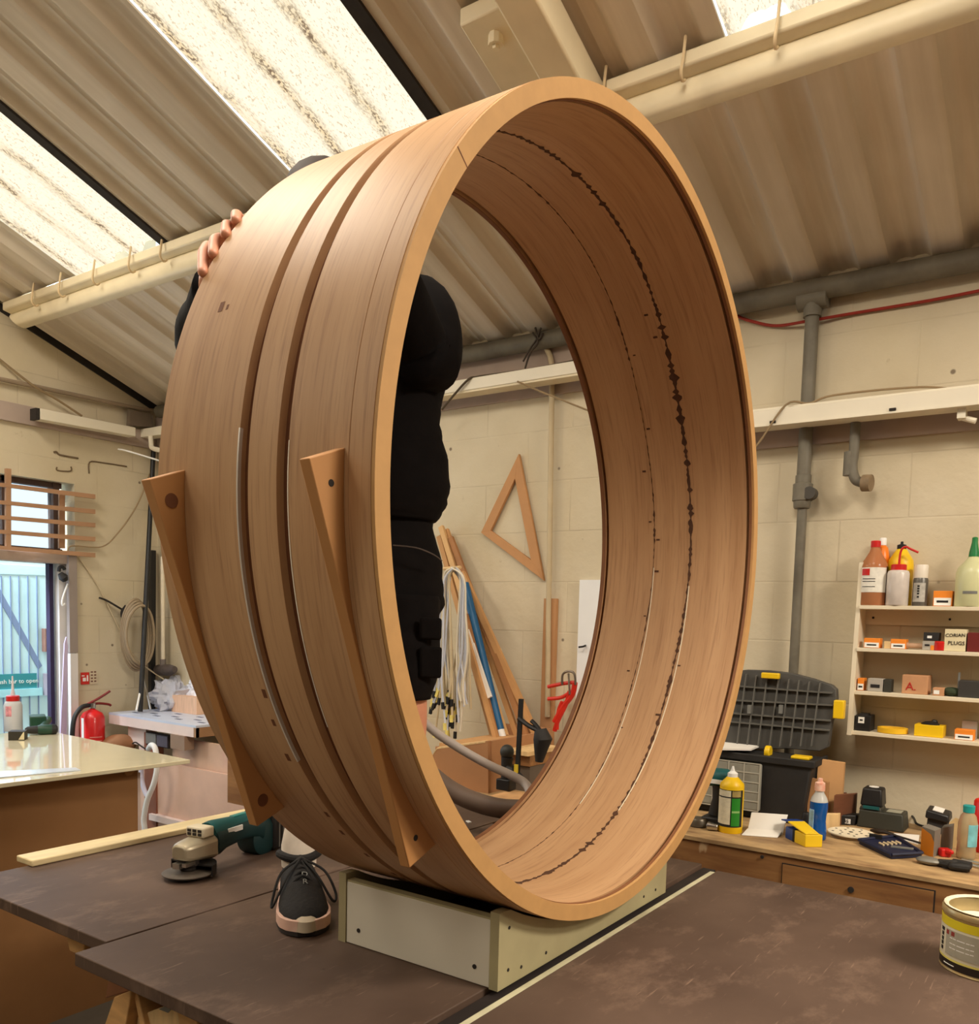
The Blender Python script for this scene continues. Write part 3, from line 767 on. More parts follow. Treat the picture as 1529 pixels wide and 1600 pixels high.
# face: nose, brow, ears, mouth (the head looks down at the ring)
fd = (V((XC-.25, YF, 1.9))-hed).normalized(); sd = fd.cross(Z1).normalized(); ud = sd.cross(fd)
fx = MB()
fx.sph(hed+fd*.03+ud*.03, (.082, .098, .115), 20, (sd, fd, ud))
fx.sph(hed+fd*.13+ud*.0, (.014, .022, .026), 10, (sd, fd, ud))
for s in (-1, 1):
    fx.sph(hed+sd*(.082*s)+ud*.02, (.012, .025, .034), 10, (sd, fd, ud)); fx.sph(hed+fd*.112+sd*(.033*s)+ud*.035, (.014, .012, .012), 10, (sd, fd, ud))
fx.sph(hed+fd*.118-ud*.045, (.026, .010, .008), 10, (sd, fd, ud)); fx.sph(hed+fd*.09-ud*.075, (.03, .03, .02), 10, (sd, fd, ud))
def addmesh(dst, src):
    me = bpy.data.meshes.new('tmp'); src.bm.to_mesh(me); src.bm.free(); dst.mesh(me); bpy.data.meshes.remove(me)
addmesh(bodyb, fx)
# hands: fingers curl over the back edge of the ring
def hand(ang, palm, base, spread, s=1):
    for i in range(4):
        a = radians(ang+(i-1.5)*spread); ln = (.9, 1.0, .97, .8)[i]
        k0 = mid(palm, ringp(a, base+.012, LN+.085), .7)
        pts = [(k0, .0105), (ringp(a, base+.016, LN+.058), .0112), (ringp(a+.006, base+.010, LN+.022), .0100), (ringp(a+.010, base-.012*ln, LN+.010), .0092), (ringp(a+.012, base-.030*ln, LN+.010), .0078)]
        addmesh(bodyb, skin_mesh(pts, [(0, 1), (1, 2), (2, 3), (3, 4)], 0, 2))
    a = radians(ang+2.6*spread*s); p2 = ringp(a, base-.035, LN+.030)
    addmesh(bodyb, skin_mesh([(mid(palm, p2, .2), .012), (mid(palm, p2, .65), .011), (p2, .0095), (ringp(a+.02*s, base-.055, LN+.014), .008)], [(0, 1), (1, 2), (2, 3)], 0, 2))
hand(112, haL, -.045, 2.3, -1)
# right hand: fingers reach up the back edge and bend over it, knuckles outermost
for i, (kx, ky) in enumerate(((326, 378), (346, 367), (363, 352), (376, 341))):
    a = radians((153.0, 150.0, 146.5, 143.8)[i])
    mcp = A(kx+11, ky+52, 1.452); pip_ = A(kx, ky+6, 1.435); m1 = A(kx+1, ky+30, 1.45); tip = ringp(a, .004, LN-.002); m2 = mid(pip_, tip, .55)+V((-.004, 0, .010))
    addmesh(bodyb, skin_mesh([(haR, .016), (mcp, .0125), (m1, .0108), (pip_, .0112), (m2, .0098), (tip, .0082)], [(0, 1), (1, 2), (2, 3), (3, 4), (4, 5)], 0, 2))
addmesh(bodyb, skin_mesh([(haR, .016), (A(352, 432, 1.45), .012), (A(366, 420, 1.44), .0105), (A(378, 408, 1.43), .009)], [(0, 1), (1, 2), (2, 3)], 0, 2))
P.part('body', bodyb, SKIN, sharp=180)
# jacket and shorts: lofted garments that follow the body
LAT = V((.86, -.51, 0)); FWD = V((.51, .86, 0))
def garment(st, n=28, lat=LAT, k=.78, wob=.0, seed=1):
    """stations (pixel x, pixel y, depth, half width in m, flatness)"""
    b = MB(); rings = []; rr = random.Random(seed)
    for i, (x, y, w_, r) in enumerate(st):
        c = A(x, y, w_); row = []
        for j in range(n):
            t = 2*pi*j/n; q = 1+wob*(sin(3*t+i*1.7)+.6*sin(5*t-i*2.3))
            row.append(b.bm.verts.new(c+lat*(r*q*cos(t))+V((-lat.y, lat.x, 0))*(r*k*q*sin(t))))
        rings.append(row)
    for p_, q_ in zip(rings, rings[1:]):
        for j in range(n): b.bm.faces.new([p_[j], p_[(j+1) % n], q_[(j+1) % n], q_[j]])
    b.bm.faces.new(rings[0]); b.bm.faces.new(rings[-1][::-1]); return b
def ip(st, m_=4):
    """smooth interpolation of garment stations"""
    q = []
    n = len(st)
    for i in range(n-1):
        p0, p1, p2, p3 = st[max(i-1, 0)], st[i], st[i+1], st[min(i+2, n-1)]
        for j in range(m_):
            s_ = j/m_; q.append(tuple(.5*((2*b_)+(-a_+c_)*s_+(2*a_-5*b_+4*c_-d_)*s_*s_+(-a_+3*b_-3*c_+d_)*s_**3) for a_, b_, c_, d_ in zip(p0, p1, p2, p3)))
    q.append(st[-1]); return q
jb = garment(ip([(548, 418, 2.04, .06), (566, 440, 2.05, .12), (585, 480, 2.07, .165), (594, 540, 2.08, .170), (600, 600, 2.08, .150), (603, 640, 2.08, .134), (604, 675, 2.08, .136), (602, 715, 2.08, .155), (602, 765, 2.08, .158), (600, 795, 2.08, .146), (600, 812, 2.08, .128)]), wob=.012)
addmesh(jb, MB().loft([(q, r) for q, r in zip(spline([A(600, 470, 2.07), A(648, 482, 2.06), A(668, 520, 2.04), A(668, 566, 2.0), mid(eL, haL, .12), mid(eL, haL, .4), mid(eL, haL, .65), mid(eL, haL, .86)], 4), [.05+.03*min(1, i/4) if i < 5 else max(.045, .083-.0012*max(0, i-6)) for i in range(29)])], 22))
addmesh(jb, MB().loft([(q, r) for q, r in zip(spline([A(545, 480, 2.03), A(455, 500, 1.92), A(362, 560, 1.78), mid(eR, haR, .02), mid(eR, haR, .4), mid(eR, haR, .82)], 4), [.085, .086, .087, .088, .088, .086, .084, .082, .08, .078, .076, .074, .072, .068, .066, .062, .056, .052, .048, .044, .042])], 20))
P.part('jacket', jb, JACK, sharp=180)
sb2 = garment(ip([(602, 800, 2.09, .118), (602, 830, 2.09, .120), (600, 870, 2.09, .142), (600, 910, 2.09, .146), (600, 942, 2.09, .150), (598, 960, 2.09, .138), (598, 985, 2.09, .12)]), wob=.008)
addmesh(sb2, garment(ip([(622, 930, 2.07, .10), (628, 975, 2.06, .090), (630, 1010, 2.05, .088), (630, 1055, 2.04, .080), (626, 1091, 2.03, .070)]), wob=.02, k=1.0))
addmesh(sb2, garment(ip([(560, 930, 2.07, .10), (548, 985, 2.02, .092), (540, 1040, 1.98, .088), (532, 1085, 1.96, .080)]), wob=.02, k=1.0))
sh = P.part('shorts', sb2, SHRT, sharp=180)
P.part('waist_seam', MB().tube([A(614, 852, 1.95), A(650, 856, 1.95), A(676, 866, 1.97), A(690, 876, 2.0)], .0018, 5), mat('grey_stitching', (86, 76, 70), .8), sh)
# the holster pockets hanging over the left thigh
for (x0, y0, x1, y1) in ((655, 965, 690, 1000), (655, 1010, 690, 1060)):
    q = A((x0+x1)/2, (y0+y1)/2, 1.975); w_, h_ = (x1-x0)/F*1.95, (y1-y0)/F*1.95
    P.part('pocket', MB().box(q, (w_, .012, h_), (V((.72, -.69, 0)), V((.69, .72, 0)), Z1)), SHRT, sh, bev=.006)
P.part('hair', MB().sph(hed+ud*.075-fd*.012, (.094, .112, .088), 20, (sd, fd, ud)), HAIR)
for nm, an, kn in (('right', anR, knR), ('left', anL, knL)):
    P.part('sock', MB().loft([(an-V((0, 0, .04)), .036), (an+V((0, 0, .0)), .037), (mid(an, kn, .15), .040), (mid(an, kn, .34), .050), (mid(an, kn, .55), .060)], 24), SOCK, sharp=60)
# trainers
UP = mat('black_knit_upper', (30, 28, 28), .85, var=.2, scale=80, bump=.35, bscale=160)
MID = mat('peach_foam_sole', (222, 182, 164), .6, var=.08, scale=12, col2=(238, 220, 206), fac2=(.5, .65))
BUMP = mat('pale_toe_bumper', (196, 180, 156), .7, var=.1)
LACE = mat('black_lace', (24, 22, 22), .8)
OUT = mat('dark_outsole', (48, 42, 40), .8)
def shoe(heel, fd_, flat):
    sdv = V((fd_.y, -fd_.x, 0)); L = .285
    def S(a, b_, z): return heel+fd_*(a*L)+sdv*b_+V((0, 0, z))
    wid = [(0, .026), (.04, .034), (.15, .039), (.35, .039), (.55, .045), (.72, .050), (.86, .046), (.95, .034), (1.0, .016)]
    def wd(a):
        for (a0, w0), (a1, w1) in zip(wid, wid[1:]):
            if a <= a1: return w0+(w1-w0)*(a-a0)/(a1-a0)
        return wid[-1][1]
    def slab(z0, z1, k):
        b = MB(); n = 26; top = []; bot = []
        st = [(1-cos(pi*i/n))/2 for i in range(n+1)]
        out = [(a, wd(a)*k) for a in st]+[(a, -wd(a)*k) for a in reversed(st)]
        return b.prism([S(a, w, z0+(.010*max(0, a-.75)**1 if True else 0)) for a, w in out], (0, 0, z1-z0))
    so = P.part('shoe', None or upper(S, wd), UP, sharp=70)
    P.part('midsole', slab(.008, .030, 1.06), MID, so, bev=.004); P.part('outsole', slab(0.0, .009, 1.03), OUT, so)
    cl_ = MB(); rc2 = [S(.21+.155*cos(2*pi*i/20), .040*sin(2*pi*i/20), .098+.006*cos(2*pi*i/20)-.004*cos(4*pi*i/20)) for i in range(21)]
    P.part('collar', cl_.tube(rc2, .0085, 10, 2), UP, so)
    prs = []
    for i in range(-6, 7):
        a = 1.0-.10*(i/6)**2; w = .030*i/6
        prs.append(S(a+.004/L, w, .012))
    tbm = MB(); n = len(prs); rows = []
    for i, p in enumerate(prs):
        hgt = .020*(1-.35*(abs(i-6)/6)**3)
        rows.append([tbm.bm.verts.new(q) for q in (p, p+fd_*.006, p+fd_*.004+V((0, 0, hgt)), p-fd_*.012+V((0, 0, hgt+.006)))])
    for p, q in zip(rows, rows[1:]):
        for k in range(4): tbm.bm.faces.new([p[k], q[k], q[(k+1) % 4], p[(k+1) % 4]])
    tbm.bm.faces.new(rows[0]); tbm.bm.faces.new(rows[-1][::-1])
    P.part('toe_bumper', tbm, BUMP, so)
    lc = MB()
    for i, a in enumerate((.46, .51, .56, .61)):
        z = .098-.10*(a-.46)
        lc.tube([S(a, -.020, z-.012), S(a+.01, 0, z+.004), S(a, .020, z-.012)], .0028, 6)
    lc.tube([S(.44, .0, .108), S(.50, -.045, .085), S(.60, -.066, .045), S(.66, -.058, .036), S(.56, -.030, .080), S(.46, -.004, .106)], .0026, 6)
    lc.tube([S(.44, .0, .108), S(.50, .040, .085), S(.60, .058, .04), S(.68, .058, .034), S(.56, .030, .080), S(.46, .004, .106)], .0026, 6)
    lc.tube([S(.47, 0, .106), S(.55, -.012, .088), S(.60, -.02, .075)], .0024, 6)
    P.part('lace', lc, LACE, so)
    P.part('shoe_print', text_mb('R', .018, S(.655, -.004, .0775), -sdv, -fd_*.8+V((0, 0, .5)), .0008), GREYP, so)
    P.part('shoe_print', text_mb('D', .018, S(.60, -.004, .0875), -sdv, -fd_*.8+V((0, 0, .5)), .0008), GREYP, so)
    return so
def upper(S, wd):
    b = MB(); rows = []; n = 22
    prof = [(.0, .090, .85), (.03, .102, .95), (.12, .106, 1.0), (.25, .106, 1.02), (.36, .108, 1.0), (.42, .108, .99), (.50, .098, 1), (.62, .080, 1.0), (.76, .064, .98), (.88, .052, .95), (.955, .042, .9), (.99, .030, .8)]
    for a, h, k in prof:
        w = wd(a)*k*1.0; r = []
        for i in range(n):
            t = pi*i/(n-1); x = cos(t); z = sin(t)
            topw = .55 if a < .45 else .78
            zz = .022+(h-.022)*z**.75; ww = w*x*(1-(1-topw)*z**2)
            r.append(b.bm.verts.new(S(a, ww, zz)))
        rows.append(r)
    for p, q in zip(rows, rows[1:]):
        for k in range(n-1): b.bm.faces.new([p[k], q[k], q[k+1], p[k+1]])
        b.bm.faces.new([p[0], p[n-1], q[n-1], q[0]])
    b.bm.faces.new(rows[0]); b.bm.faces.new(rows[-1][::-1]); return b
shoe(heel, fdir, True)
P_shoeL = shoe(V((anL.x+.035, anL.y+.05, TZ)), V((-.45, -.89, 0)).normalized(), True)
# ------------------------------------------------------------------ workbench along the right wall
BZ = 0.90
BX = onz(1300, 1345, BZ).x
def bench_mat():
    mt = bpy.data.materials.new('worn_bench_timber'); mt.use_nodes = True; t = NT(mt)
    out = t.n('ShaderNodeOutputMaterial'); b = t.n('ShaderNodeBsdfPrincipled'); t.l(b.outputs[0], out.inputs[0])
    g = t.n('ShaderNodeNewGeometry'); P = g.outputs['Position']
    v = mapping(t, P, (8, 1.0, 8))
    c = mixc(t, ramp(t, noise(t, v, 4, 5), .3, .7), lin((168, 122, 72)), lin((126, 84, 48)))
    c = mixc(t, ramp(t, noise(t, P, 5, 6, .65), .58, .72, 0, .6), c, lin((88, 56, 36)))
    c = mixc(t, ramp(t, noise(t, mapping(t, P, (1, 1, .5)), 9, 4, .6), .68, .73, 0, .75), c, lin((206, 178, 136)))
    t.l(c, b.inputs['Base Color']); b.inputs['Roughness'].default_value = .6; return mt
BENCH = bench_mat()
wb = Thing('workbench', 'worn timber workbench along the right wall with cluttered top', 'workbench', (BX, .8, 0))
BENCHT = mat('worn_bench_top', (186, 154, 110), .6, var=.2, scale=9, stretch=(5, 1.6, 5), col2=(122, 90, 60), fac2=(.48, .70))
wb.part('top', MB().mm((BX, -1.2, BZ-.012), (WX-.01, 3.25, BZ)), BENCHT)
fr = wb.part('apron', MB().mm((BX+.004, -1.2, BZ-.22), (BX+.04, 3.25, BZ-.0125)), BENCH)
dA, dB = onx(1222, 1370, BX+.004), onx(1457, 1420, BX+.004)
dz = onx(1300, 1362, BX+.004).z
wb.part('drawer_front', MB().mm((BX+.0, dA.y, BZ-.21), (BX+.003, dB.y, dz-.004)), BENCH, fr)
wb.part('drawer_gap', MB().mm((BX+.0025, dB.y-.004, BZ-.21), (BX+.0038, dB.y, dz)).mm((BX+.0025, dA.y, dz-.003), (BX+.0038, dB.y, dz)).mm((BX+.0025, dA.y, BZ-.21), (BX+.0038, dA.y+.003, dz)), DARK, fr)
q = onx(1329, 1390, BX); wb.part('bolt_hole', MB().cyl((BX-.004, q.y, q.z), (BX+.003, q.y, q.z), .0085, n=16), DARK, fr)
q = onx(1190, 1339, BX); wb.part('bolt_hole', MB().cyl((BX-.001, q.y, q.z), (BX+.004, q.y, q.z), .005, n=12), DARK, fr)
for y in (-.9, .2, 1.3, 2.2, 3.1): wb.part('leg', MB().mm((BX+.05, y-.04, 0), (BX+.13, y+.04, BZ-.22)), BENCH)
wb.part('lower_shelf', MB().mm((BX+.06, -1.2, .25), (WX-.03, 3.25, .28)), MDFD)

def bz(x, y): p = onz(x, y, BZ); p.z = BZ; return p
RV = V((0, -1, 0))      # image-right along the wall
# ---- tool box
tb0 = bz(1250, 1290); tbx = tb0.x
k = pxm((tbx, tb0.y, 1.0))
ty1 = tb0.y+.015; ty0 = onx(1095, 1285, tbx).y+.06
hz = onx(1262, 1190, tbx).z
TB = Thing('toolbox', 'large black toolbox with open ribbed lid and yellow catches on the bench', 'toolbox', (tbx+.12, (ty0+ty1)/2, BZ))
ty1 -= .03
TB.part('body', MB().hexa([(tbx, ty1+.012, BZ), (tbx+.14, ty1+.012, BZ), (tbx+.14, ty0, BZ), (tbx, ty0, BZ), (tbx-.004, ty1-.012, hz), (tbx+.15, ty1-.012, hz), (tbx+.15, ty0+.015, hz), (tbx-.004, ty0+.015, hz)]), BLACKM, bev=.006)
TB.part('rim', MB().mm((tbx-.012, ty1-.022, hz-.02), (tbx+.0, ty0+.02, hz+.004)).mm((tbx, ty1-.022, hz-.02), (tbx+.16, ty1-.010, hz+.004)), BLACKM, bev=.003)
oy1 = onx(1190, 1230, tbx-.004).y
ORG = mat('translucent_organiser', (150, 148, 136), .35, var=.08, scale=25, col2=(108, 104, 94), fac2=(.5, .7))
oz0, oz1 = BZ+.03, hz-.025
og = TB.part('organiser', MB().mm((tbx-.022, oy1, oz0), (tbx-.005, ty0+.01, oz1)), ORG, bev=.006, label='translucent compartment lid')
CLR = mat('frosted_ridge', (186, 182, 168), .4, var=.05)
n = 5
for i in range(n+1):
    z = oz0+(oz1-oz0)*i/n; TB.part('divider', MB().mm((tbx-.0235, oy1+.004, z-.0018), (tbx-.021, ty0+.006, z+.0018)), CLR, og)
for i in range(6):
    y = oy1+.004+(ty0-oy1)*i/5; TB.part('divider', MB().mm((tbx-.0237, y-.0018, oz0), (tbx-.021, y+.0018, oz1)), CLR, og)
# lid: curved top panel, leaning back against the wall
lx = tbx+.10
def LP(x, y, o=0.0):
    p = onx(x, y, lx+.02); 
    return V((lx+.02+(p.z-hz)*.10-o, p.y, p.z))
outl = [(1118, 1172), (1142, 1049), (1160, 1047), (1195, 1048), (1230, 1052), (1265, 1061), (1295, 1071), (1303, 1078), (1304, 1092), (1297, 1130), (1292, 1168), (1280, 1174), (1230, 1170)]
lidm = mat('dark_grey_lid', (72, 70, 66), .6, var=.12, scale=20)
lid = TB.part('lid', MB().prism([LP(*p) for p in outl], (.035, 0, 0)), lidm, bev=.003)
rb_ = MB()
def rib(a, b):
    a, b = V(a), V(b); d_ = (b-a).normalized(); n_ = V((-1, 0, -.1)).normalized(); s_ = d_.cross(n_)
    rb_.box((a+b)/2+n_*.006, ((b-a).length, .004, .014), (d_, s_, n_))
for (a, b) in (((1148, 1072), (1298, 1083)), ((1142, 1094), (1300, 1102)), ((1138, 1114), (1297, 1126)), ((1135, 1127), (1295, 1141))): rib(LP(*a), LP(*b))
for x in (1163, 1179, 1196, 1214, 1230, 1246, 1262, 1279): rib(LP(x, 1053+(x-1160)*.12), LP(x-11, 1165))
TB.part('lid_rib', rb_, mat('lid_rib_grey', (98, 96, 90), .55, var=.08), lid)
for p, w in (((1203, 1056), .05),):
    q = LP(*p, .022); TB.part('catch', MB().box(q, (.02, w*1.25, .02), (X1, Y1, Z1)), YELLOW, lid, bev=.003, label='yellow catch')
q = LP(1309, 1109, .0); TB.part('catch', MB().box(q, (.03, .034, .062), (X1, Y1, Z1)), YELLOW, lid, bev=.003, label='yellow catch')
for x in (1171, 1220):
    q = LP(x, 1108, .018); TB.part('lid_stud', MB().box(q, (.012, .012, .03), (X1, Y1, Z1)), GREYP, lid)
q = V((tbx+.04, onx(1247, 1180, tbx).y, hz+.006)); TB.part('catch', MB().box(q, (.05, .06, .010), (X1, Y1, Z1)), YELLOW, bev=.003, label='yellow catch')
q = V((tbx+.05, onx(1193, 1176, tbx).y, hz+.004)); single('tape_reel', 'small yellow tape reel showing in the open toolbox beside the papers', 'tape', MB().cyl((q.x, q.y-.008, q.z+.006), (q.x, q.y+.010, q.z+.006), .022, n=24), YELLOW, (q.x, q.y, q.z-.016), bev=.003)
pa, pb, pc, pd = [onz(*p, hz+.012) for p in ((1122, 1172), (1173, 1173), (1208, 1158), (1128, 1148))]
single('paper_sheets', 'white paper sheets lying over the open toolbox', 'paper', MB().prism([pa, pb, pc, pd], (0, 0, .006)), PAPER, (pa+pc)/2)
# ---- PVA bottle
GLUE = mat('glue_bottle_yellow', (244, 200, 20), .4, var=.03)
c = bz(1140, 1299)
gl = Thing('glue_bottle', 'tall yellow glue bottle with white nozzle at the front of the bench', 'bottle', c); s = 1/pxm(c)
R0 = 18.5*s; Hh = 103*s
gl.part('bottle_body', MB().lathe([(R0*.96, 0), (R0, .003), (R0*1.0, Hh*.70), (R0*.96, Hh*.74), (R0*.5, Hh*.83), (R0*.42, Hh*.84)], c, n=32, sx=1, sy=1.0), GLUE, sharp=50)
gl.part('nozzle_cap', MB().lathe([(R0*.42, Hh*.835), (R0*.42, Hh*.895), (R0*.30, Hh*.91), (R0*.17, Hh*.93), (R0*.08, Hh)], c, n=20), SIGNW)
def wrap(th, name, cc, R, a0, a1, z0, z1, mt, o=.0006, under=None, n=10):
    """label wrapped round a cylinder"""
    b = MB(); rows = []
    for i in range(n+1):
        a = radians(a0+(a1-a0)*i/n)
        rows.append([b.bm.verts.new((cc.x+q*cos(a), cc.y+q*sin(a), cc.z+z)) for q, z in ((R-.0004, z0), (R+o, z0), (R+o, z1), (R-.0004, z1))])
    for p, q in zip(rows, rows[1:]):
        for j in range(4): b.bm.faces.new([p[j], q[j], q[(j+1) % 4], p[(j+1) % 4]])
    b.bm.faces.new(rows[0]); b.bm.faces.new(rows[-1][::-1])
    return th.part(name, b, mt, under)
def view_ang(c): return math.degrees(atan2(-c.y, -c.x))
va = view_ang(c)
lb = wrap(gl, 'label', c, R0, va-85, va+62, Hh*.10, Hh*.66, INK, .0004)
wrap(gl, 'label_panel', c, R0, va-80, va-3, Hh*.14, Hh*.54, mat('label_cream', (222, 216, 190), .6, var=.1, scale=90), .0012)
wrap(gl, 'label_panel', c, R0, va-78, va-3, Hh*.56, Hh*.65, mat('label_cream', (222, 216, 190)), .0012)
wrap(gl, 'label_panel', c, R0, va+3, va+46, Hh*.56, Hh*.65, mat('label_tan', (170, 150, 90), .6, var=.2, scale=80), .0012)
wrap(gl, 'label_panel', c, R0, va+2, va+44, Hh*.12, Hh*.54, mat('label_green', (40, 140, 40), .5, var=.06), .0012)
wrap(gl, 'label_panel', c, R0, va+4, va+42, Hh*.32, Hh*.35, mat('label_pale_green', (150, 200, 120), .5), .0018)
# ---- white paper pad beside it
pa, pb = bz(1158, 1306), bz(1214, 1310)
pad = Thing('paper_pad', 'folded white paper pad leaning behind the glue bottle', 'paper', pa)
h = 30/pxm(pa)
pad.part('back_leaf', MB().prism([pa+V((.05, 0, 0)), pb+V((.05, 0, 0)), pb+V((.085, -.004, h)), pa+V((.085, .0, h))], (.004, 0, 0)), PAPER, bev=.001)
pad.part('front_leaf', MB().prism([pa, pb, pb+V((.052, 0, .010)), pa+V((.052, 0, .010))], (0, 0, .005)), PAPER, bev=.002)
# ---- sandpaper box: blue, black and yellow
qa, qb, qc = bz(1226, 1309), bz(1257, 1324), bz(1284, 1324)
sb = Thing('sandpaper_box', 'small yellow and blue open card box at the front edge of the bench', 'box', qb)
h = 20/pxm(qb)
u = (qc-qb).normalized(); w_ = (qa-qb)
YB = mat('box_yellow', (238, 200, 30), .5, var=.04); BB = mat('box_blue', (28, 60, 130), .5, var=.06)
up_ = V((0, 0, h))
sb.part('yellow_end', MB().prism([qb, qb+u*(qc-qb).length, qc+w_*.62, qb+w_*.62], up_*.98), YB, bev=.002)
sb.part('blue_end', MB().prism([qb+w_*.62, qc+w_*.62, qc+w_, qb+w_], up_*.96), BB, bev=.002)
sb.part('black_band', MB().prism([qb+w_*.52-u*.001, qc+w_*.52+u*.001, qc+w_*.62+u*.001, qb+w_*.62-u*.001], up_), INK)
sb.part('lid_flap', MB().prism([qb+up_*1.0+w_*.02, qc+up_*1.0-u*.012+w_*.02, qc+w_*.9+up_*1.35, qb+w_*.9+up_*1.35], (0, 0, .004)), YB, bev=.001)
sb.part('lid_flap', MB().prism([qb+up_*1.36+w_*.9, qc+up_*1.36+w_*.9, qc+w_*1.25+up_*1.28, qb+w_*1.25+up_*1.28], (0, 0, .004)), BB, bev=.001)
# ---- sports drink bottle
c = bz(1276, 1311); s = 1/pxm(c); R0 = 13.2*s; Hh = 96*s
CLEAR = mat('clear_plastic', (232, 236, 236), .12, var=.0, trans=.9, ior=1.2)
dr = Thing('drink_bottle', 'blue sports drink bottle with pale pink cap standing beside the toolbox', 'bottle', c)
BLUE = mat('blue_drink', (20, 84, 160), .15, var=.08, spec=.6)
dr.part('bottle_body', MB().lathe([(R0*.85, 0), (R0, .004), (R0*1.0, Hh*.18), (R0*.86, Hh*.30), (R0*.9, Hh*.40), (R0*1.02, Hh*.52), (R0*1.0, Hh*.62)], c, n=28), BLUE, sharp=60)
dr.part('bottle_shoulder', MB().lathe([(R0*1.0, Hh*.622), (R0*.85, Hh*.69), (R0*.5, Hh*.77), (R0*.48, Hh*.80)], c, n=28), mat('clear_pale_plastic', (196, 196, 192), .2, var=.04), sharp=60)
dr.part('cap', MB().lathe([(R0*.58, Hh*.80), (R0*.6, Hh*.86), (R0*.56, Hh*.93), (R0*.3, Hh*.95), (R0*.26, Hh), (R0*.2, Hh*1.003)], c, n=20), mat('pale_pink_cap', (240, 200, 180), .4, var=.05, col2=(226, 130, 100), fac2=(.5, .7), scale=60))
wrap(dr, 'label_mark', c, R0*.98, view_ang(c)-70, view_ang(c)-30, Hh*.1, Hh*.5, mat('label_pale_blue', (150, 190, 220), .4, var=.3, scale=60), .003)
# ---- black tube with red tip
c = bz(1258, 1297); single('marker_tube', 'small black and red tube standing between toolbox and blue drink bottle', 'tube', MB().lathe([(.012, 0), (.013, .05), (.010, .058), (.006, .06)], c, n=16), BLACK, c)
# ---- offcuts leaning by the toolbox
def offcut(label, pts, th_, mt, base):
    single('timber_offcut', label, 'offcut', MB().prism(pts, th_), mt, base, bev=.001, group=None)
def slab_px(p0, p1, h, dx, mt, label, depth_):
    a = bz(*p0); b_ = bz(*p1); hh = h/pxm(a)
    offcut(label, [a, b_, b_+V((0, 0, hh*.93)), a+V((0, 0, hh))], (depth_, 0, 0), mt, (a+b_)/2)
WAL = mat('walnut_offcut', (112, 70, 48), .6, var=.12, scale=12, stretch=(1, 1, 6))
slab_px((1272, 1286), (1313, 1284), 101, 0, MDF, 'tall pale board offcut leaning behind the blue drink bottle', .02)
slab_px((1259, 1288), (1290, 1291), 74, 0, MDFD, 'narrow brown board offcut between toolbox and blue drink bottle', .015)
slab_px((1292, 1284), (1318, 1281), 46, 0, WAL, 'low dark walnut offcut behind the reddish block', .02)
slab_px((1300, 1292), (1334, 1285), 50, 0, WAL, 'reddish walnut block standing on the bench by the battery charger', .025)
slab_px((1288, 1298), (1308, 1296), 26, 0, PINE, 'small pale offcut at the foot of the drink bottle', .03)
# ---- sanding disc
c = bz(1330, 1308)
sd_ = Thing('sanding_disc', 'round cream sanding disc with rows of holes lying on the bench', 'sanding disc', c)
a, b_ = bz(1289, 1303), bz(1369, 1312); rr = (a-b_).length/2*.92; cc = (a+b_)/2
sd_.part('disc', MB().cyl(cc+V((0, 0, .012)), cc+V((0, 0, .0155)), rr, n=48), mat('sanding_paper', (232, 220, 192), .85, var=.05, scale=40))
sd_.part('backing', MB().cyl(cc, cc+V((0, 0, .0115)), rr*.85, n=32), mat('disc_stack', (150, 130, 100), .9))
for i in range(17):
    rad, an = (0, 0) if i == 0 else ((.45, i*pi/4) if i < 9 else (.78, i*pi/4+.39))
    q = cc+V((rr*rad*cos(an), rr*rad*sin(an), .0150)); sd_.part('hole', MB().cyl(q, q+V((0, 0, .001)), .0042 if i else .007, n=10), DARK)
# ---- charger with battery
c = bz(1375, 1297)
ch = Thing('battery_charger', 'black battery charger with a battery slotted on top, against the right wall', 'charger', c)
u = V((0, -1, 0)); 
p0, p1 = bz(1337, 1291), bz(1411, 1302); p1b = bz(1423, 1290)
CHG = mat('charger_olive_black', (52, 52, 44), .5, var=.12)
h = 27/pxm(p0)
def block(p_a, p_b, dx, h, z0=0.0, inset=0.0):
    a, b_ = V(p_a), V(p_b)
    return MB().hexa([a+V((0, 0, z0)), b_+V((0, 0, z0)), b_+V((dx, 0, z0)), a+V((dx, 0, z0)), a+V((inset, -inset, z0+h)), b_+V((inset, inset, z0+h)), b_+V((dx-inset, inset, z0+h)), a+V((dx-inset, -inset, z0+h))])
cb_ = ch.part('charger_body', block(p0, p1, .10, h, 0, .006), CHG, bev=.004)
ha = p0.lerp(p1, .02); hb_ = p0.lerp(p1, .50)
ch.part('terminal_block', block(ha+V((.012, 0, 0)), hb_+V((.012, 0, 0)), .08, .014, h-.002, .004), CHG, cb_, bev=.003)
ch.part('battery', block(ha+V((.02, .0, 0)), hb_+V((.02, 0, 0)), .075, .060, h+.011, .005), BLACK, bev=.006)
q = ha.lerp(hb_, .5)+V((.055, 0, h+.0725)); ch.part('battery_label', MB().cyl(q, q+V((0, 0, .001)), .016, n=20), PAPER)
q = ha.lerp(hb_, .55)+V((.008, 0, h+.010)); ch.part('teal_band', MB().box(q, (.006, .05, .010), (X1, Y1, Z1)), TEAL)
q = p0.lerp(p1, .74)+V((.05, 0, h+.0008)); ch.part('rating_label', MB().box(q, (.05, .045, .001), (X1, Y1, Z1)), mat('silver_label', (160, 158, 140), .4, var=.06))
ch.part('cable', MB().tube([bz(1413, 1284)+V((.05, 0, .03)), bz(1424, 1290)+V((.03, 0, .02)), bz(1432, 1293)+V((0, 0, .012)), bz(1450, 1296)+V((0, 0, .006))], .004, 8), BLACK)
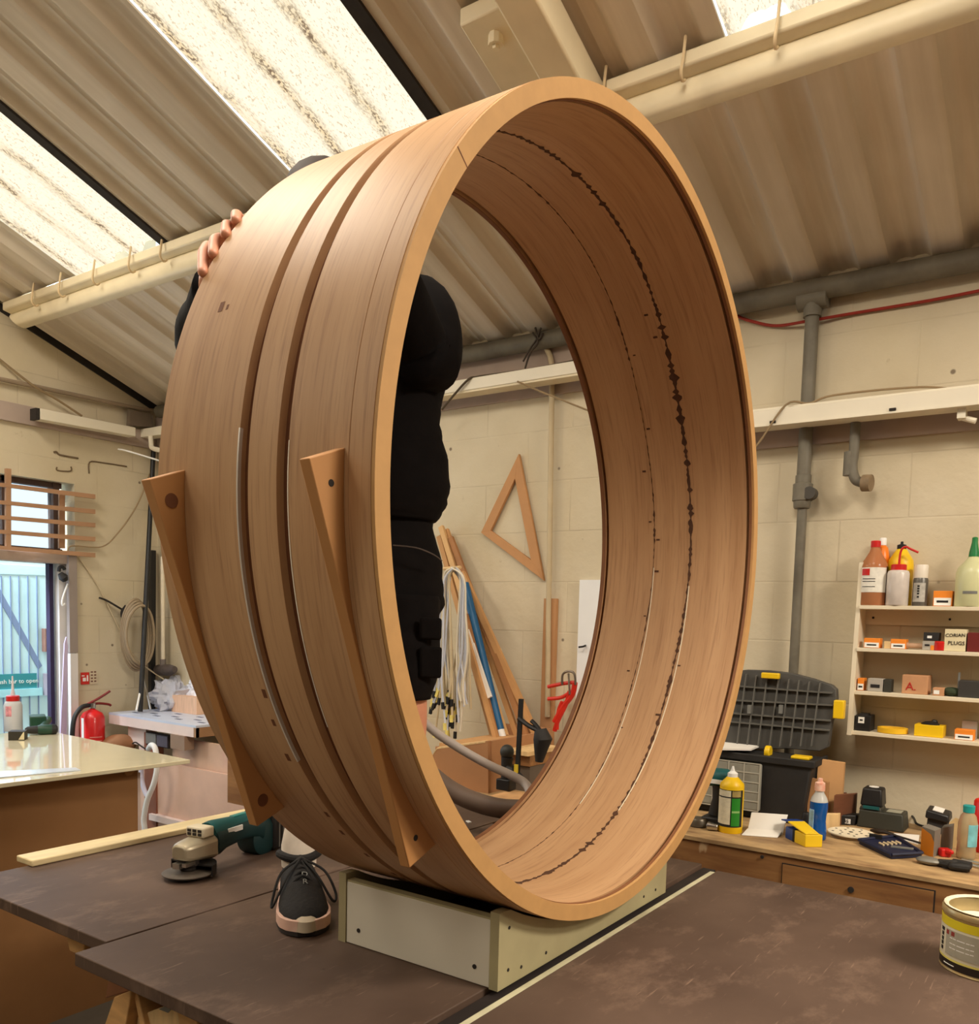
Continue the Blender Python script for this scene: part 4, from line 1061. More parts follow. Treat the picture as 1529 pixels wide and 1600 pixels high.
# ---- black box marked B5
c = bz(1325, 1288)
mb_ = Thing('marked_case', 'small black case with white B5 label in front of the battery charger', 'case', c)
a, b_ = bz(1309, 1289), bz(1336, 1290); h = 16/pxm(a)
mb_.part('case_body', block(a, b_, .05, h), BLACK, bev=.003)
fm = a.lerp(b_, .45)+V((-.0012, 0, h*.42)); mb_.part('label', MB().box(fm, (.0015, .028, .016), (X1, Y1, Z1)), SIGNW)
mb_.part('lettering', text_mb('B5', .016, fm-V((.0012, 0, 0)), (0, -1, 0), (0, 0, 1)), INK)
# ---- second battery in a holder
c = bz(1466, 1306); a, b_ = bz(1444, 1303), bz(1477, 1307)
bt2 = Thing('battery', 'black battery with pale label tipped up on the bench right of the charger', 'battery', c)
h = 24/pxm(a)
bt2.part('battery_shell', block(a+V((.02, 0, 0)), b_+V((.02, 0, 0)), .06, h, 0, .002), BLACKM, bev=.004)
bt2.part('battery_top', MB().hexa([a+V((.01, .004, h)), b_+V((.01, -.006, h*.82)), b_+V((.085, -.006, h*.9)), a+V((.085, .004, h*1.08)), a+V((.012, .002, h*1.55)), b_+V((.012, -.004, h*1.3)), b_+V((.08, -.004, h*1.42)), a+V((.08, .002, h*1.68))]), BLACK, bev=.005)
bt2.part('battery_label', MB().prism([a.lerp(b_, .25)+V((.025, 0, h*1.52)), a.lerp(b_, .75)+V((.025, 0, h*1.40)), a.lerp(b_, .75)+V((.07, 0, h*1.50)), a.lerp(b_, .25)+V((.07, 0, h*1.62))], (0, 0, .002)), PAPER)
# ---- orange and grey boxes standing by it
a, b_, d_ = bz(1437, 1332), bz(1457, 1340), bz(1467, 1335)
ob = Thing('sachet_box', 'orange and grey card box standing upright near the clear bottle', 'box', b_)
h = 40/pxm(b_)
ob.part('grey_box', MB().prism([b_+V((.003, 0, 0)), d_, d_+(a-b_), a+V((.003, 0, 0))], (0, 0, h*1.05)), mat('grey_card', (126, 120, 110), .6, var=.08))
ob.part('orange_front', MB().prism([a, b_, b_+V((0, 0, h*.60)), b_.lerp(a, .25)+V((0, 0, h*.86)), a+V((0, 0, h))], (.0025, 0, 0)), mat('amber_card', (206, 124, 26), .55, var=.1))
a, b_ = bz(1468, 1333), bz(1484, 1330); h = 40/pxm(a)
single('grey_carton', 'plain dark grey carton directly behind the red clip', 'box', block(a, b_, .05, h), mat('dark_grey_card', (92, 88, 80), .6, var=.08), (a+b_)/2)
c = bz(1475, 1338); single('red_clip', 'small red plastic clip lying by the grey carton', 'clip', MB().box(c+V((0, 0, .012)), (.025, .03, .024), (V((.8, .5, 0)), V((-.5, .8, 0)), Z1)).box(c+V((-.01, -.01, .018)), (.03, .012, .012), (V((.3, .9, 0)), V((-.9, .3, 0)), Z1)), RED, c, bev=.004)
# ---- crumpled brown paper
c = bz(1492, 1326); h = 45/pxm(c)
single('brown_paper_bag', 'torn brown paper piece standing between the carton and the clear bottle', 'paper', MB().prism([c+V((.02, .04, 0)), c+V((.02, -.02, 0)), c+V((.03, -.025, h*.9)), c+V((.035, .01, h)), c+V((.03, .025, h*.8))], (.004, 0, 0)), mat('kraft_paper', (206, 176, 124), .8, var=.1), c)
# ---- clear bottle with teal cap
c = bz(1508, 1341); s = 1/pxm(c); R0 = 14*s; Hh = 84*s
cl = Thing('clear_bottle', 'clear plastic bottle with teal cap and blue label at the right end of the bench', 'bottle', c)
cl.part('bottle_body', MB().lathe([(R0*.9, 0), (R0, .006), (R0*.95, Hh*.3), (R0, Hh*.34), (R0, Hh*.66), (R0*.8, Hh*.80), (R0*.55, Hh*.86), (R0*.5, Hh*.88)], c, n=28), mat('clear_tan_plastic', (214, 196, 160), .12, var=.05, trans=.55, ior=1.15), sharp=60)
cl.part('cap', MB().lathe([(R0*.6, Hh*.87), (R0*.62, Hh*.99), (R0*.55, Hh)], c, n=20), mat('teal_cap', (40, 160, 160), .4))
wrap(cl, 'label', c, R0, view_ang(c)+5, view_ang(c)+75, Hh*.25, Hh*.66, mat('label_aqua', (120, 190, 200), .4, var=.3, scale=30), .001)
# ---- red tin at the frame edge
c = bz(1538, 1330); single('red_tin', 'bright red tin at the right edge behind the clear bottle', 'tin', MB().lathe([(.036, 0), (.038, .003), (.038, .15), (.034, .156)], c, n=32), mat('red_tin_paint', (226, 30, 22), .35, var=.05), c)
c = bz(1536, 1343); 
# ---- open bit case
a, b_, c_, d_ = bz(1341, 1319), bz(1392, 1343), bz(1440, 1340), bz(1398, 1313)
bc = Thing('bit_case', 'open navy blue bit case with pale bits lying on the bench', 'case', (a+c_)/2)
NAVY = mat('navy_plastic', (26, 32, 60), .5, var=.12)
bc.part('tray', MB().prism([a, b_, c_, d_], (0, 0, .012)), NAVY, bev=.003)
ctr = (a+b_+c_+d_)/4
wl = MB()
for p, q in ((a, b_), (b_, c_), (c_, d_), (d_, a)):
    wl.tube([p+V((0, 0, .014)), q+V((0, 0, .014))], .005, 6)
bc.part('tray_edge', wl, NAVY)
for i in range(5):
    q = a.lerp(d_, .3+.12*i).lerp(b_.lerp(c_, .3+.12*i), .32)+V((0, 0, .015)); bc.part('bit', MB().cyl(q, q+(b_-a).normalized()*.022, .0035, n=8), mat('pale_bit', (222, 200, 160), .5))
q = ctr.lerp(c_, .35)+V((0, 0, .015)); bc.part('label_strip', MB().box(q, (.012, .06, .004), (X1, V((.2, -1, 0)), Z1)), GREYP)
q = a.lerp(d_, .45)+V((0, 0, .018)); bc.part('latch', MB().box(q, (.014, .035, .014), (X1, Y1, Z1)), BLACK)
# ---- loose papers behind the bit case
a, b_, c_, d_ = bz(1385, 1307), bz(1434, 1320), bz(1436, 1306), bz(1396, 1303)
single('paper_slip', 'loose white paper slip behind the open bit case', 'paper', MB().prism([a, b_, c_, d_], (0, 0, .003)), PAPER, (a+c_)/2)
# ---- pliers and knife
a, b_, c_ = bz(1360, 1301), bz(1400, 1315)+V((0, 0, .018)), bz(1445, 1330)+V((0, 0, .02))
single('screwdriver', 'thin dark screwdriver lying across the open bit case', 'screwdriver', MB().loft([(a+V((0, 0, .008)), .004), (a.lerp(b_, .3)+V((0, 0, .008)), .009), (a.lerp(b_, .55)+V((0, 0, .008)), .007), (b_, .0035), (c_, .003)], 10), mat('dark_tool_steel', (60, 52, 46), .45, .4, var=.2), a)
pl0, pl1 = bz(1432, 1348), bz(1515, 1362)
pt = Thing('pliers', 'grey jawed pliers with black handles at the front right of the bench', 'pliers', pl0)
u = (pl1-pl0).normalized(); v_ = V((-u.y, u.x, 0)); L = (pl1-pl0).length
pt.part('jaw', MB().sph(pl0+u*.03+V((0, 0, .012)), (.034, .022, .011), 16, (u, v_, Z1)), mat('worn_steel', (128, 124, 114), .5, .3, var=.12))
pt.part('pivot', MB().cyl(pl0+u*.075, pl0+u*.075+V((0, 0, .02)), .014, n=16), BLACKM)
for s in (-1, 1):
    pt.part('handle', MB().tube([pl0+u*.055+V((0, 0, .011)), pl0+u*.09+v_*(.012*s)+V((0, 0, .012)), pl0+u*(L*.7)+v_*(.024*s)+V((0, 0, .013)), pl0+u*L+v_*(.016*s)+V((0, 0, .013))], .0105, 10), BLACKM)
a = bz(1500, 1347)
single('steel_rods', 'thin steel rods lying at the bottom right of the bench', 'rods', MB().cyl(bz(1500, 1350)+V((0, 0, .006)), bz(1545, 1362)+V((0, 0, .006)), .004, n=8).cyl(bz(1502, 1346)+V((0, 0, .006)), bz(1548, 1357)+V((0, 0, .006)), .004, n=8), STEEL, a)
# ---- things peeping out between the ring and the glue bottle
c = bz(1114, 1292); dl = Thing('cordless_drill', 'dark teal cordless drill standing on the bench behind the yellow glue bottle', 'drill', c); k_ = 1/pxm(c)
dl.part('battery', MB().box(c+V((.02, 0, .018)), (.09, .07, .036), (X1, Y1, Z1)), BLACK, bev=.006)
dl.part('handle', MB().loft([(c+V((.02, .0, .036)), .026), (c+V((.025, -.006, .09)), .022), (c+V((.02, -.01, .14)), .026)], 14), BLACKM)
dl.part('motor', MB().loft([(c+V((.02, .07, .16)), .02), (c+V((.02, .05, .16)), .03), (c+V((.02, -.03, .16)), .032), (c+V((.02, -.045, .16)), .026)], 18), TEAL)
dl.part('motor_label', MB().box(c+V((-.012, -.01, .152)), (.004, .05, .014), (X1, Y1, Z1)), SIGNW)
c = bz(1091, 1291); single('metal_cap', 'small grey metal cup at the edge of the bench against the ring', 'cup', MB().lathe([(.026, 0), (.03, .003), (.03, .022), (.026, .028), (.012, .03)], c, n=24), mat('dull_metal', (104, 96, 84), .4, .6, var=.15), c)
c = bz(1112, 1298); single('chrome_chuck', 'small shiny chrome chuck lying left of the glue bottle', 'chuck', MB().cyl(c+V((0, .015, .014)), c+V((0, -.02, .014)), .014, .010, n=18), STEEL, c, bev=.002)

# ------------------------------------------------------------------ white wall shelves
SX = WX-.115         # front edge of the shelves
sy = [onx(1338, 945.5, SX).z, onx(1332, 1011.5, SX).z, onx(1327, 1078.5, SX).z, onx(1322, 1141, SX).z]
sl = onx(1330, 1040, SX).y
SHW = mat('white_painted_shelf', (226, 214, 188), .5, var=.05, scale=6)
shf = Thing('wall_shelf', 'white four-tier wall shelf unit above the workbench', 'shelf', (WX-.06, .1, sy[3]-.01))
for z in sy: shf.part('shelf_board', MB().mm((SX, sl-.012, z-.013), (WX-.004, -.35, z)), SHW, bev=.0015)
topz = onx(1341, 878, SX).z
shf.part('side_panel', MB().hexa([(SX-.012, sl, sy[3]-.014), (WX-.004, sl, sy[3]-.014), (WX-.004, sl-.014, sy[3]-.014), (SX-.012, sl-.014, sy[3]-.014),
    (SX+.02, sl, topz), (WX-.004, sl, topz), (WX-.004, sl-.014, topz), (SX+.02, sl-.014, topz)]), SHW)
shf.part('back_rail', MB().mm((WX-.012, sl-.014, sy[0]-.063), (WX-.004, -.35, sy[0]-.013)), SHW)
for x in (1364, 1484):
    q = onx(x, 959, WX-.014); shf.part('screw_head', MB().cyl((WX-.014, q.y, sy[0]-.04), (WX-.011, q.y, sy[0]-.04), .004, n=8), DARK)
def sp(x, i, dx=.045):
    X = SX+dx; p = onx(x, 940, X); return V((X, min(p.y, sl-.018), sy[i]+.0005))
def bottle(name, label, x0, x1, i, hpx, dx, prof, mt, capm=None, capprof=None, group=None, cat='bottle'):
    xm = (x0+x1)/2; c = sp(xm, i, dx); s = 1/pxm(c); R0 = (x1-x0)/2*s*.98; H = hpx*s
    t = Thing(name, label, cat, c, 0, group)
    t.part('bottle_body', MB().lathe([(R0*r_, H*h_) for r_, h_ in prof], c, n=28), mt, sharp=60)
    if capm: t.part('cap', MB().lathe([(R0*r_, H*h_) for r_, h_ in capprof], c, n=20), capm)
    return t, c, R0, H
AMB = mat('amber_clear_plastic', (206, 140, 96), .15, var=.05, trans=.35, ior=1.2)
t, c, R0, H = bottle('solvent_bottle', 'clear solvent bottle with red cap and white label, first on the top shelf', 1342, 1383, 0, 100, .045, [(.95, 0), (1, .02), (1, .58), (.9, .66), (.45, .82), (.32, .90)], AMB, RED, [(.36, .90), (.36, .99), (.32, 1.0)])
va = view_ang(c); wrap(t, 'label', c, R0, va-60, va+58, H*.20, H*.58, mat('label_white_print', (232, 228, 216), .6, var=.08, scale=60), .001)
wrap(t, 'label_logo', c, R0+.001, va-54, va-18, H*.46, H*.56, RED, .001)
for z in (.40, .36, .28): wrap(t, 'label_print', c, R0+.001, va-50, va+6, H*z, H*(z+.01), INK, .0006)
wrap(t, 'dark_liquid', c, R0, va+60, va+95, H*.03, H*.60, mat('dark_brown_liquid', (66, 28, 16), .3), .001)
bottle('orange_bottle', 'orange bottle with white cap at the back of the top shelf', 1362, 1385, 0, 104, .085, [(.9, 0), (1, .02), (1, .70), (.7, .86), (.4, .90)], mat('orange_plastic', (240, 130, 30), .35, var=.05), SIGNW, [(.45, .90), (.45, 1.0), (.4, 1.01)])
t, c, R0, H = bottle('wash_bottle', 'clear wash bottle with red screw lid and bent red spout on the top shelf', 1384, 1417, 0, 64, .030, [(.95, 0), (1, .02), (1, .78), (.9, .84), (.72, .86)], mat('clear_hazy_plastic', (206, 196, 188), .25, var=.08, scale=30, col2=(170, 120, 116), fac2=(.6, .72)), RED, [(.70, .85), (.70, .985), (.62, 1.0)])
s = 1/pxm(c); t.part('spout', MB().tube([c+V((0, 0, H)), c+V((0, -.001, H+14*s)), c+V((0, -.006, H+24*s)), c+V((0, -.018, H+27*s)), c+V((0, -.03, H+24*s)), c+V((0, -.056, H+18*s))], .0036, 8), RED)
bottle('yellow_bottle', 'yellow bottle with black cap standing behind the wash bottle', 1384, 1422, 0, 96, .083, [(.95, 0), (1, .02), (1, .66), (.95, .74), (.45, .9), (.35, .92)], YELLOW, INK, [(.36, .91), (.36, .985), (.12, 1.0), (.1, 1.04)])
t, c, R0, H = bottle('spray_can', 'slim grey spray can with white cap on the top shelf', 1425, 1447, 0, 64, .045, [(.95, 0), (1, .02), (1, .64), (.9, .68)], mat('spray_can_grey', (96, 92, 86), .35, .3, var=.1), mat('translucent_white_cap', (226, 216, 200), .4), [(.92, .68), (.94, .97), (.85, 1.0)])
va = view_ang(c); wrap(t, 'label', c, R0, va-60, va+40, H*.10, H*.56, mat('label_grey_white', (176, 172, 164), .5, var=.2, scale=80), .0008)
for z in (.46, .40, .34, .28, .2): wrap(t, 'label_mark', c, R0+.0006, va-22, va-6, H*z, H*(z+.04), INK, .0008)
t, c, R0, H = bottle('spray_bottle', 'large translucent pump bottle with green nozzle at the right of the top shelf', 1492, 1540, 0, 108, .045, [(.96, 0), (1, .015), (1, .48), (.88, .56), (.42, .68), (.30, .72)], mat('translucent_green_white', (206, 206, 160), .3, var=.06, scale=10), mat('green_nozzle', (20, 120, 60), .4, var=.06), [(.32, .72), (.30, .78), (.18, .92), (.17, .99), (.1, 1.0)])
va = view_ang(c); wrap(t, 'label_print', c, R0, va-30, va+20, H*.18, H*.22, GREYP, .0006)
def cbox(name, label, cat, x0, x1, i, hpx, mt, dx=.02, dd=.05, z0=0.0, tilt=0, group=None):
    a, b_ = sp(x0, i, dx), sp(x1, i, dx); s = 1/pxm(a); H = hpx*s
    t = Thing(name, label, cat, ((a.x+dd/2), (a.y+b_.y)/2, a.z+z0), 0, group)
    t.part('carton', MB().mm((a.x, a.y, a.z+z0), (a.x+dd, b_.y, a.z+z0+H)), mt, bev=.0012); return t, a, b_, H
def facepatch(t, a, b_, H, u0, u1, v0, v1, mt, name='label', z0=0.0, o=.0012):
    y0 = a.y+(b_.y-a.y)*u0; y1 = a.y+(b_.y-a.y)*u1
    return t.part(name, MB().mm((a.x-o, y0, a.z+z0+H*v0), (a.x+.0005, y1, a.z+z0+H*v1)), mt)
def screwbox(label, x0, x1, i, hpx, dx=.02, dd=.045, group='orange screw cartons on the shelves'):
    t, a, b_, H = cbox('screw_carton', label, 'box', x0, x1, i, hpx, ORANGE, dx, dd, group=None)
    facepatch(t, a, b_, H, .05, .95, .05, .55, SIGNW); facepatch(t, a, b_, H, .2, .8, .24, .38, INK, 'label_print', o=.002)
    return t
screwbox('orange and white screw carton alone on the top shelf beside the pump bottle', 1457, 1487, 0, 24, .03)
screwbox('orange screw carton at the left end of the second shelf', 1353, 1378, 1, 15)
screwbox('orange screw carton second from the left on the second shelf', 1395, 1419, 1, 15)
screwbox('orange screw carton at the left end of the third shelf', 1334, 1357, 2, 19)
screwbox('orange screw carton at the right end of the lowest shelf', 1505, 1536, 3, 16)
t, a, b_, H = cbox('paper_roll', 'small pale roll between two orange cartons on the second shelf', 'roll', 1385, 1395, 1, 11, PINE)
c = sp(1424, 1, .04); single('glue_stick', 'small brown and white tube lying on the second shelf', 'tube', MB().cyl(c+V((0, .014, .012)), c+V((0, .0, .012)), .011, n=14).cyl(c+V((0, 0, .012)), c+V((0, -.05, .012)), .009, n=14), mat('tube_tan', (186, 150, 120), .5, var=.1), c)
t, a, b_, H = cbox('grey_carton', 'small grey carton with orange corner on the second shelf', 'box', 1445, 1464, 1, 14, mat('pale_grey_card', (172, 166, 156), .6, var=.06), .015, .04)
facepatch(t, a, b_, H, .2, .6, .45, .65, INK, 'label_print'); facepatch(t, a, b_, H, .7, .98, .02, .55, ORANGE, 'label_corner')
t, a, b_, H = cbox('dark_carton', 'dark carton stacked on the grey carton on the second shelf', 'box', 1446, 1470, 1, 13, BLACKM, .02, .05, z0=14.5/pxm(sp(1450, 1)))
facepatch(t, a, b_, H, .25, .55, .3, .6, SIGNW, 'label', z0=14.5/pxm(sp(1450, 1)))
c = sp(1474, 1, .03); single('red_tape_roll', 'glossy red tape roll beside the box lettered in black', 'tape', MB().lathe([(.020, 0), (.022, .002), (.022, .026), (.018, .03)], c+V((0, 0, 0)), n=24), RED, c)
PB = mat('cream_box_card', (226, 214, 176), .6, var=.05)
t, a, b_, H = cbox('lettered_box', 'cream box hand lettered CORIAN PLUGS on the second shelf', 'box', 1479, 1513, 1, 34, PB, .012, .06)
ym = (a.y+b_.y)/2
t.part('lettering', text_mb('CORIAN', H*.215, V((a.x-.001, ym, a.z+H*.72)), (0, -1, .04), (0, 0, 1)), INK); t.part('lettering', text_mb('PLUGS', H*.24, V((a.x-.001, ym-.004, a.z+H*.36)), (0, -1, .0), (0, 0, 1)), INK)
cbox('maroon_box', 'dark maroon box at the right end of the second shelf', 'box', 1515, 1540, 1, 30, mat('maroon_card', (110, 34, 30), .5, var=.08), .012, .06)
t, a, b_, H = cbox('grey_carton', 'light grey carton with black print on the third shelf', 'box', 1363, 1387, 2, 20, mat('pale_grey_card', (172, 166, 156)), .015, .045)
facepatch(t, a, b_, H, .2, .8, .3, .55, INK, 'label_print')
cbox('dark_carton', 'dark green-grey carton beside the light grey carton on the third shelf', 'box', 1388, 1400, 2, 20, mat('green_black_card', (52, 52, 44), .6, var=.1), .015, .045)
CARD = mat('brown_cardboard', (196, 146, 106), .75, var=.08, scale=20)
t, a, b_, H = cbox('cardboard_box', 'brown cardboard box with red A mark on the third shelf', 'box', 1417, 1458, 2, 29, CARD, .018, .075)
t.part('lettering', text_mb('A.', H*.6, V((a.x-.001, a.y+(b_.y-a.y)*.36, a.z+H*.38)), (0, -1, 0), (0, 0, 1)), mat('red_marker', (190, 40, 30), .7))
t, a, b_, H = cbox('small_carton', 'flat tan carton right of the brown cardboard box', 'box', 1466, 1484, 2, 12, CARD, .012, .05); facepatch(t, a, b_, H, .1, .6, .2, .7, SIGNW)
c = sp(1496, 2, .04); single('green_pouch', 'small dark green pouch on the third shelf', 'pouch', MB().sph(c+V((0, 0, .014)), (.025, .03, .015), 14), mat('dark_green_cloth', (50, 62, 40), .8, var=.15), c)
t, a, b_, H = cbox('dark_caddy', 'dark grey caddy at the right end of the third shelf', 'caddy', 1506, 1540, 2, 26, mat('slate_plastic', (60, 58, 56), .5, var=.1), .015, .06); t.part('post', MB().mm((a.x+.03, a.y+.006, a.z), (a.x+.036, a.y, a.z+H*1.45)), GREYP)
t, a, b_, H = cbox('battery', 'black power tool battery with white label on the lowest shelf', 'battery', 1334, 1371, 3, 24, BLACK, .02, .07); facepatch(t, a, b_, H, .2, .6, .5, .9, SIGNW); facepatch(t, a, b_, H, .3, .5, .65, .75, INK, 'label_print', o=.002)
t.part('battery_rail', MB().mm((a.x+.01, a.y-.01, a.z+H), (a.x+.05, b_.y+.012, a.z+H+.006)), BLACKM)
c = sp(1407, 3, .05); rr = 22/pxm(c)
tp = MB(); 
single('tape_roll', 'flat yellow tape roll on the lowest shelf', 'tape', tp.lathe([(rr*.80, 0), (rr, .001), (rr, .017), (rr*.80, .018), (rr*.78, .016), (rr*.78, .002)], c, n=36, closed=True), mat('tape_yellow', (240, 190, 40), .45, var=.04), c)
t, a, b_, H = cbox('yellow_caddy', 'open yellow tray holding dark bits on the lowest shelf', 'tray', 1441, 1487, 3, 18, YELLOW, .02, .07)
t.part('bits', MB().sph((a.x+.03, (a.y+b_.y)/2, a.z+H), (.02, .03, .012), 10).sph((a.x+.04, (a.y+b_.y)/2-.01, a.z+H+.004), (.012, .012, .014), 10), BLACK)
t, a, b_, H = cbox('grey_carton', 'pale grey box behind the orange carton on the lowest shelf', 'box', 1516, 1540, 3, 28, mat('pale_grey_card', (172, 166, 156)), .07, .03)

# ------------------------------------------------------------------ pipes and trunking on the right wall
dpx = WX-.045
a, b_ = onx(1269, 455, dpx), onx(1256, 756, dpx); y0 = (a.y+b_.y)/2
dp = Thing('down_pipe', 'grey vertical pipe with couplings left of the white wall shelf', 'pipe', (dpx, y0, BZ))
jz = onx(1256, 770, dpx).z
dp.part('upper_pipe', MB().cyl((dpx, y0, jz), (dpx, y0, gz-.03), .0235, n=18), PIPE)
dp.part('lower_pipe', MB().cyl((dpx, y0-.002, BZ+.001), (dpx, y0-.002, jz), .017, n=18), PIPE)
dp.part('coupling', MB().lathe([(.026, -.055), (.029, -.05), (.030, -.03), (.034, -.028), (.034, .03), (.027, .034), (.027, .06), (.024, .062)], (dpx, y0, jz), n=18), PIPE)
dp.part('valve_knob', MB().cyl((dpx-.03, y0-.03, jz-.005), (dpx+.01, y0-.03, jz-.005), .022, n=16), mat('dark_fitting', (70, 66, 60), .6, var=.1))
dp.part('top_tee', MB().cyl((dpx, y0+.05, gz-.03), (dpx, y0-.05, gz-.03), .036, n=16).cyl((dpx, y0, gz-.09), (dpx, y0, gz-.03), .031, n=16), PIPE)
hx = WX-.06
a, b_ = onx(1337, 650, hx), onx(1332, 715, hx)
hk = Thing('pipe_stub', 'short grey hooked pipe stub below the wall trunking', 'pipe', (hx, a.y, b_.z-.05))
hk.part('pipe', MB().tube([(hx, a.y, a.z+.02), (hx, a.y, b_.z+.03), (hx, b_.y, b_.z-.03), (hx-.005, b_.y-.014, b_.z-.075), (hx-.01, b_.y-.045, b_.z-.09)], .017, 14), PIPE)
hk.part('flange', MB().cyl((hx-.012, b_.y-.040, b_.z-.09), (hx-.016, b_.y-.068, b_.z-.092), .028, n=18), mat('rusty_fitting', (134, 114, 88), .7, var=.2, scale=30))
hk.part('collar', MB().cyl((hx, b_.y+.012, b_.z-.06), (hx, b_.y+.012, b_.z+.02), .018, n=14), PIPE)
# trunking with light fitting body
TX = WX-.14
tz = onx(1340, 640, TX).z; ty = onx(1120, 640, TX).y+.2
tr = Thing('cable_trunking', 'white strip light trunking along the right wall in front of the grey pipe', 'trunking', (TX, .3, tz))
tr.part('channel', MB().mm((TX, ty, tz-.020), (TX+.07, -1.5, tz+.034)), WHITE, bev=.003)
tr.part('lid', MB().mm((TX-.004, ty-.02, tz-.024), (TX+.078, -1.5, tz-.018)), WHITE)
tr.part('upper_lip', MB().mm((TX+.02, ty, tz+.036), (TX+.09, -1.5, tz+.044)), WHITE)
for x in (1207, 1393):
    q = onx(x, 655, TX-.004); tr.part('clip', MB().box((TX-.004, q.y, tz-.012), (.006, .02, .008), (X1, Y1, Z1)), DARK)
q = onx(1500, 645, TX); tr.part('bracket', MB().mm((TX+.02, q.y-.012, tz-.055), (TX+.06, q.y+.012, tz-.018)).cyl((TX+.04, q.y, tz-.05), (TX+.04, q.y-.04, tz-.065), .009, n=10), WHITE)
CAB = mat('dusty_cable', (150, 128, 96), .7, var=.1)
single('trunking_cable', 'thin dark cable drooping along the top of the right wall trunking', 'cable', MB().tube([onx(1150, 730, TX-.02), onx(1185, 692, TX-.02), onx(1228, 632, TX+.0), (TX+.03, onx(1260, 622, TX).y, tz+.046), onx(1300, 618, TX+.03), onx(1400, 607, TX+.03), onx(1470, 606, TX+.03), onx(1540, 620, TX+.0)], .0035, 6), CAB, (TX, .7, tz))
single('lower_cable', 'thin brown cable running under the right wall trunking', 'cable', MB().tube([onx(1150, 680, WX-.04), onx(1240, 665, WX-.04), onx(1330, 655, WX-.04), onx(1430, 648, WX-.04), onx(1540, 640, WX-.04)], .003, 6), mat('brown_cable', (120, 90, 62), .7), (WX-.04, .7, tz-.1))
single('red_cable', 'red cable clipped across the upper right wall', 'cable', MB().tube([onx(1120, 478, WX-.012), onx(1152, 494, WX-.012), onx(1178, 503, WX-.012), onx(1213, 509, WX-.012), onx(1260, 502, WX-.03), onx(1330, 490, WX-.012), onx(1455, 469, WX-.012), onx(1560, 448, WX-.012)], .0055, 8), mat('red_brown_cable', (150, 44, 30), .6, var=.12), (WX-.012, .6, 2.6))
# ------------------------------------------------------------------ seen through the ring
W1 = WX-.02
SQ = mat('set_square_mdf', (190, 140, 92), .65, var=.06)
O = [onx(*p, W1) for p in ((810, 709), (751, 832), (849, 907))]; I = [onx(*p, W1) for p in ((804, 748), (766, 829), (829, 875))]
ss = MB()
for i in range(3):
    j = (i+1) % 3
    ss.hexa([O[i], O[j], I[j], I[i], O[i]+V((.015, 0, 0)), O[j]+V((.015, 0, 0)), I[j]+V((.015, 0, 0)), I[i]+V((.015, 0, 0))])
single('set_square', 'large open triangular wooden set square hung on the wall behind the ring', 'set square', ss, SQ, O[2], bev=.001)
# conduit with swept bend
CON = mat('cream_conduit', (196, 178, 144), .55, var=.08)
px_ = WX-.03
a, b_, c_ = onx(862, 600, px_), onx(857, 935, px_), onx(855, 1120, px_)
single('conduit', 'pale vertical conduit pipe on the wall right of the set square', 'pipe', MB().tube([onx(838, 534, px_), onx(846, 537, px_), onx(855, 547, px_), onx(861, 566, px_), a, (a+b_)/2, b_, c_], .0115, 12, 4), CON, c_)
p0, p1 = onx(849, 935, WX-.025), onx(868, 935, WX-.025)
single('timber_board', 'tall narrow brown board standing against the wall under the pale conduit', 'board', MB().mm((WX-.022, p0.y, BZ), (WX-.001, p1.y, p0.z)), mat('oak_board', (188, 140, 96), .6, var=.1, scale=6, stretch=(3, 3, .4)), (WX-.01, p0.y, BZ))
p0, p1 = onx(905, 906, WX-.02), onx(952, 1075, WX-.02)
single('wall_board', 'plain white board leaning on the wall by the right inner edge of the ring', 'panel', MB().mm((WX-.018, p0.y, BZ), (WX-.002, p1.y, p0.z)), mat('bright_white_panel', (236, 238, 240), .5, var=.02), (WX-.01, p0.y, BZ))
q = onx(914, 1010, WX-.02); single('wall_hook', 'small black hook on the white panel behind the ring', 'hook', MB().tube([q+V((.002, 0, .004)), q+V((-.016, 0, .0)), q+V((-.02, .02, -.004))], .004, 6), INK, q)
# trunking on this stretch
TX2 = WX-.13; zt = onx(805, 588, TX2).z; yA = onx(700, 605, TX2).y+.5; yB = onx(945, 565, TX2).y
t2 = Thing('cable_trunking', 'white strip light trunking on the wall seen through the ring', 'trunking', (TX2, (yA+yB)/2, zt))
t2.part('channel', MB().mm((TX2, yA, zt-.026), (TX2+.07, yB, zt+.024)), WHITE, bev=.003)
t2.part('lid', MB().mm((TX2+.004, yA, zt-.034), (TX2+.076, yB, zt-.026)), CREAM)
single('trunking_cable', 'dark cable lying along the trunking seen through the ring and dropping at its left end', 'cable', MB().tube([onx(905, 562, TX2+.01), onx(840, 575, TX2+.01), onx(780, 584, TX2+.01), onx(745, 589, TX2+.01), onx(728, 596, TX2-.01), onx(690, 640, TX2-.01)], .005, 6), mat('dark_cable', (84, 72, 56), .7), (TX2, 2.1, zt))
single('trunking_cable', 'pale cable crossing down from the trunking to the right, behind the ring', 'cable', MB().tube([onx(808, 596, TX2-.005), onx(840, 610, TX2+.02), onx(880, 626, TX2+.02), onx(930, 646, TX2+.02)], .004, 6), CAB, (TX2, 2.0, zt-.1))
q = onx(842, 522, WX-.06)
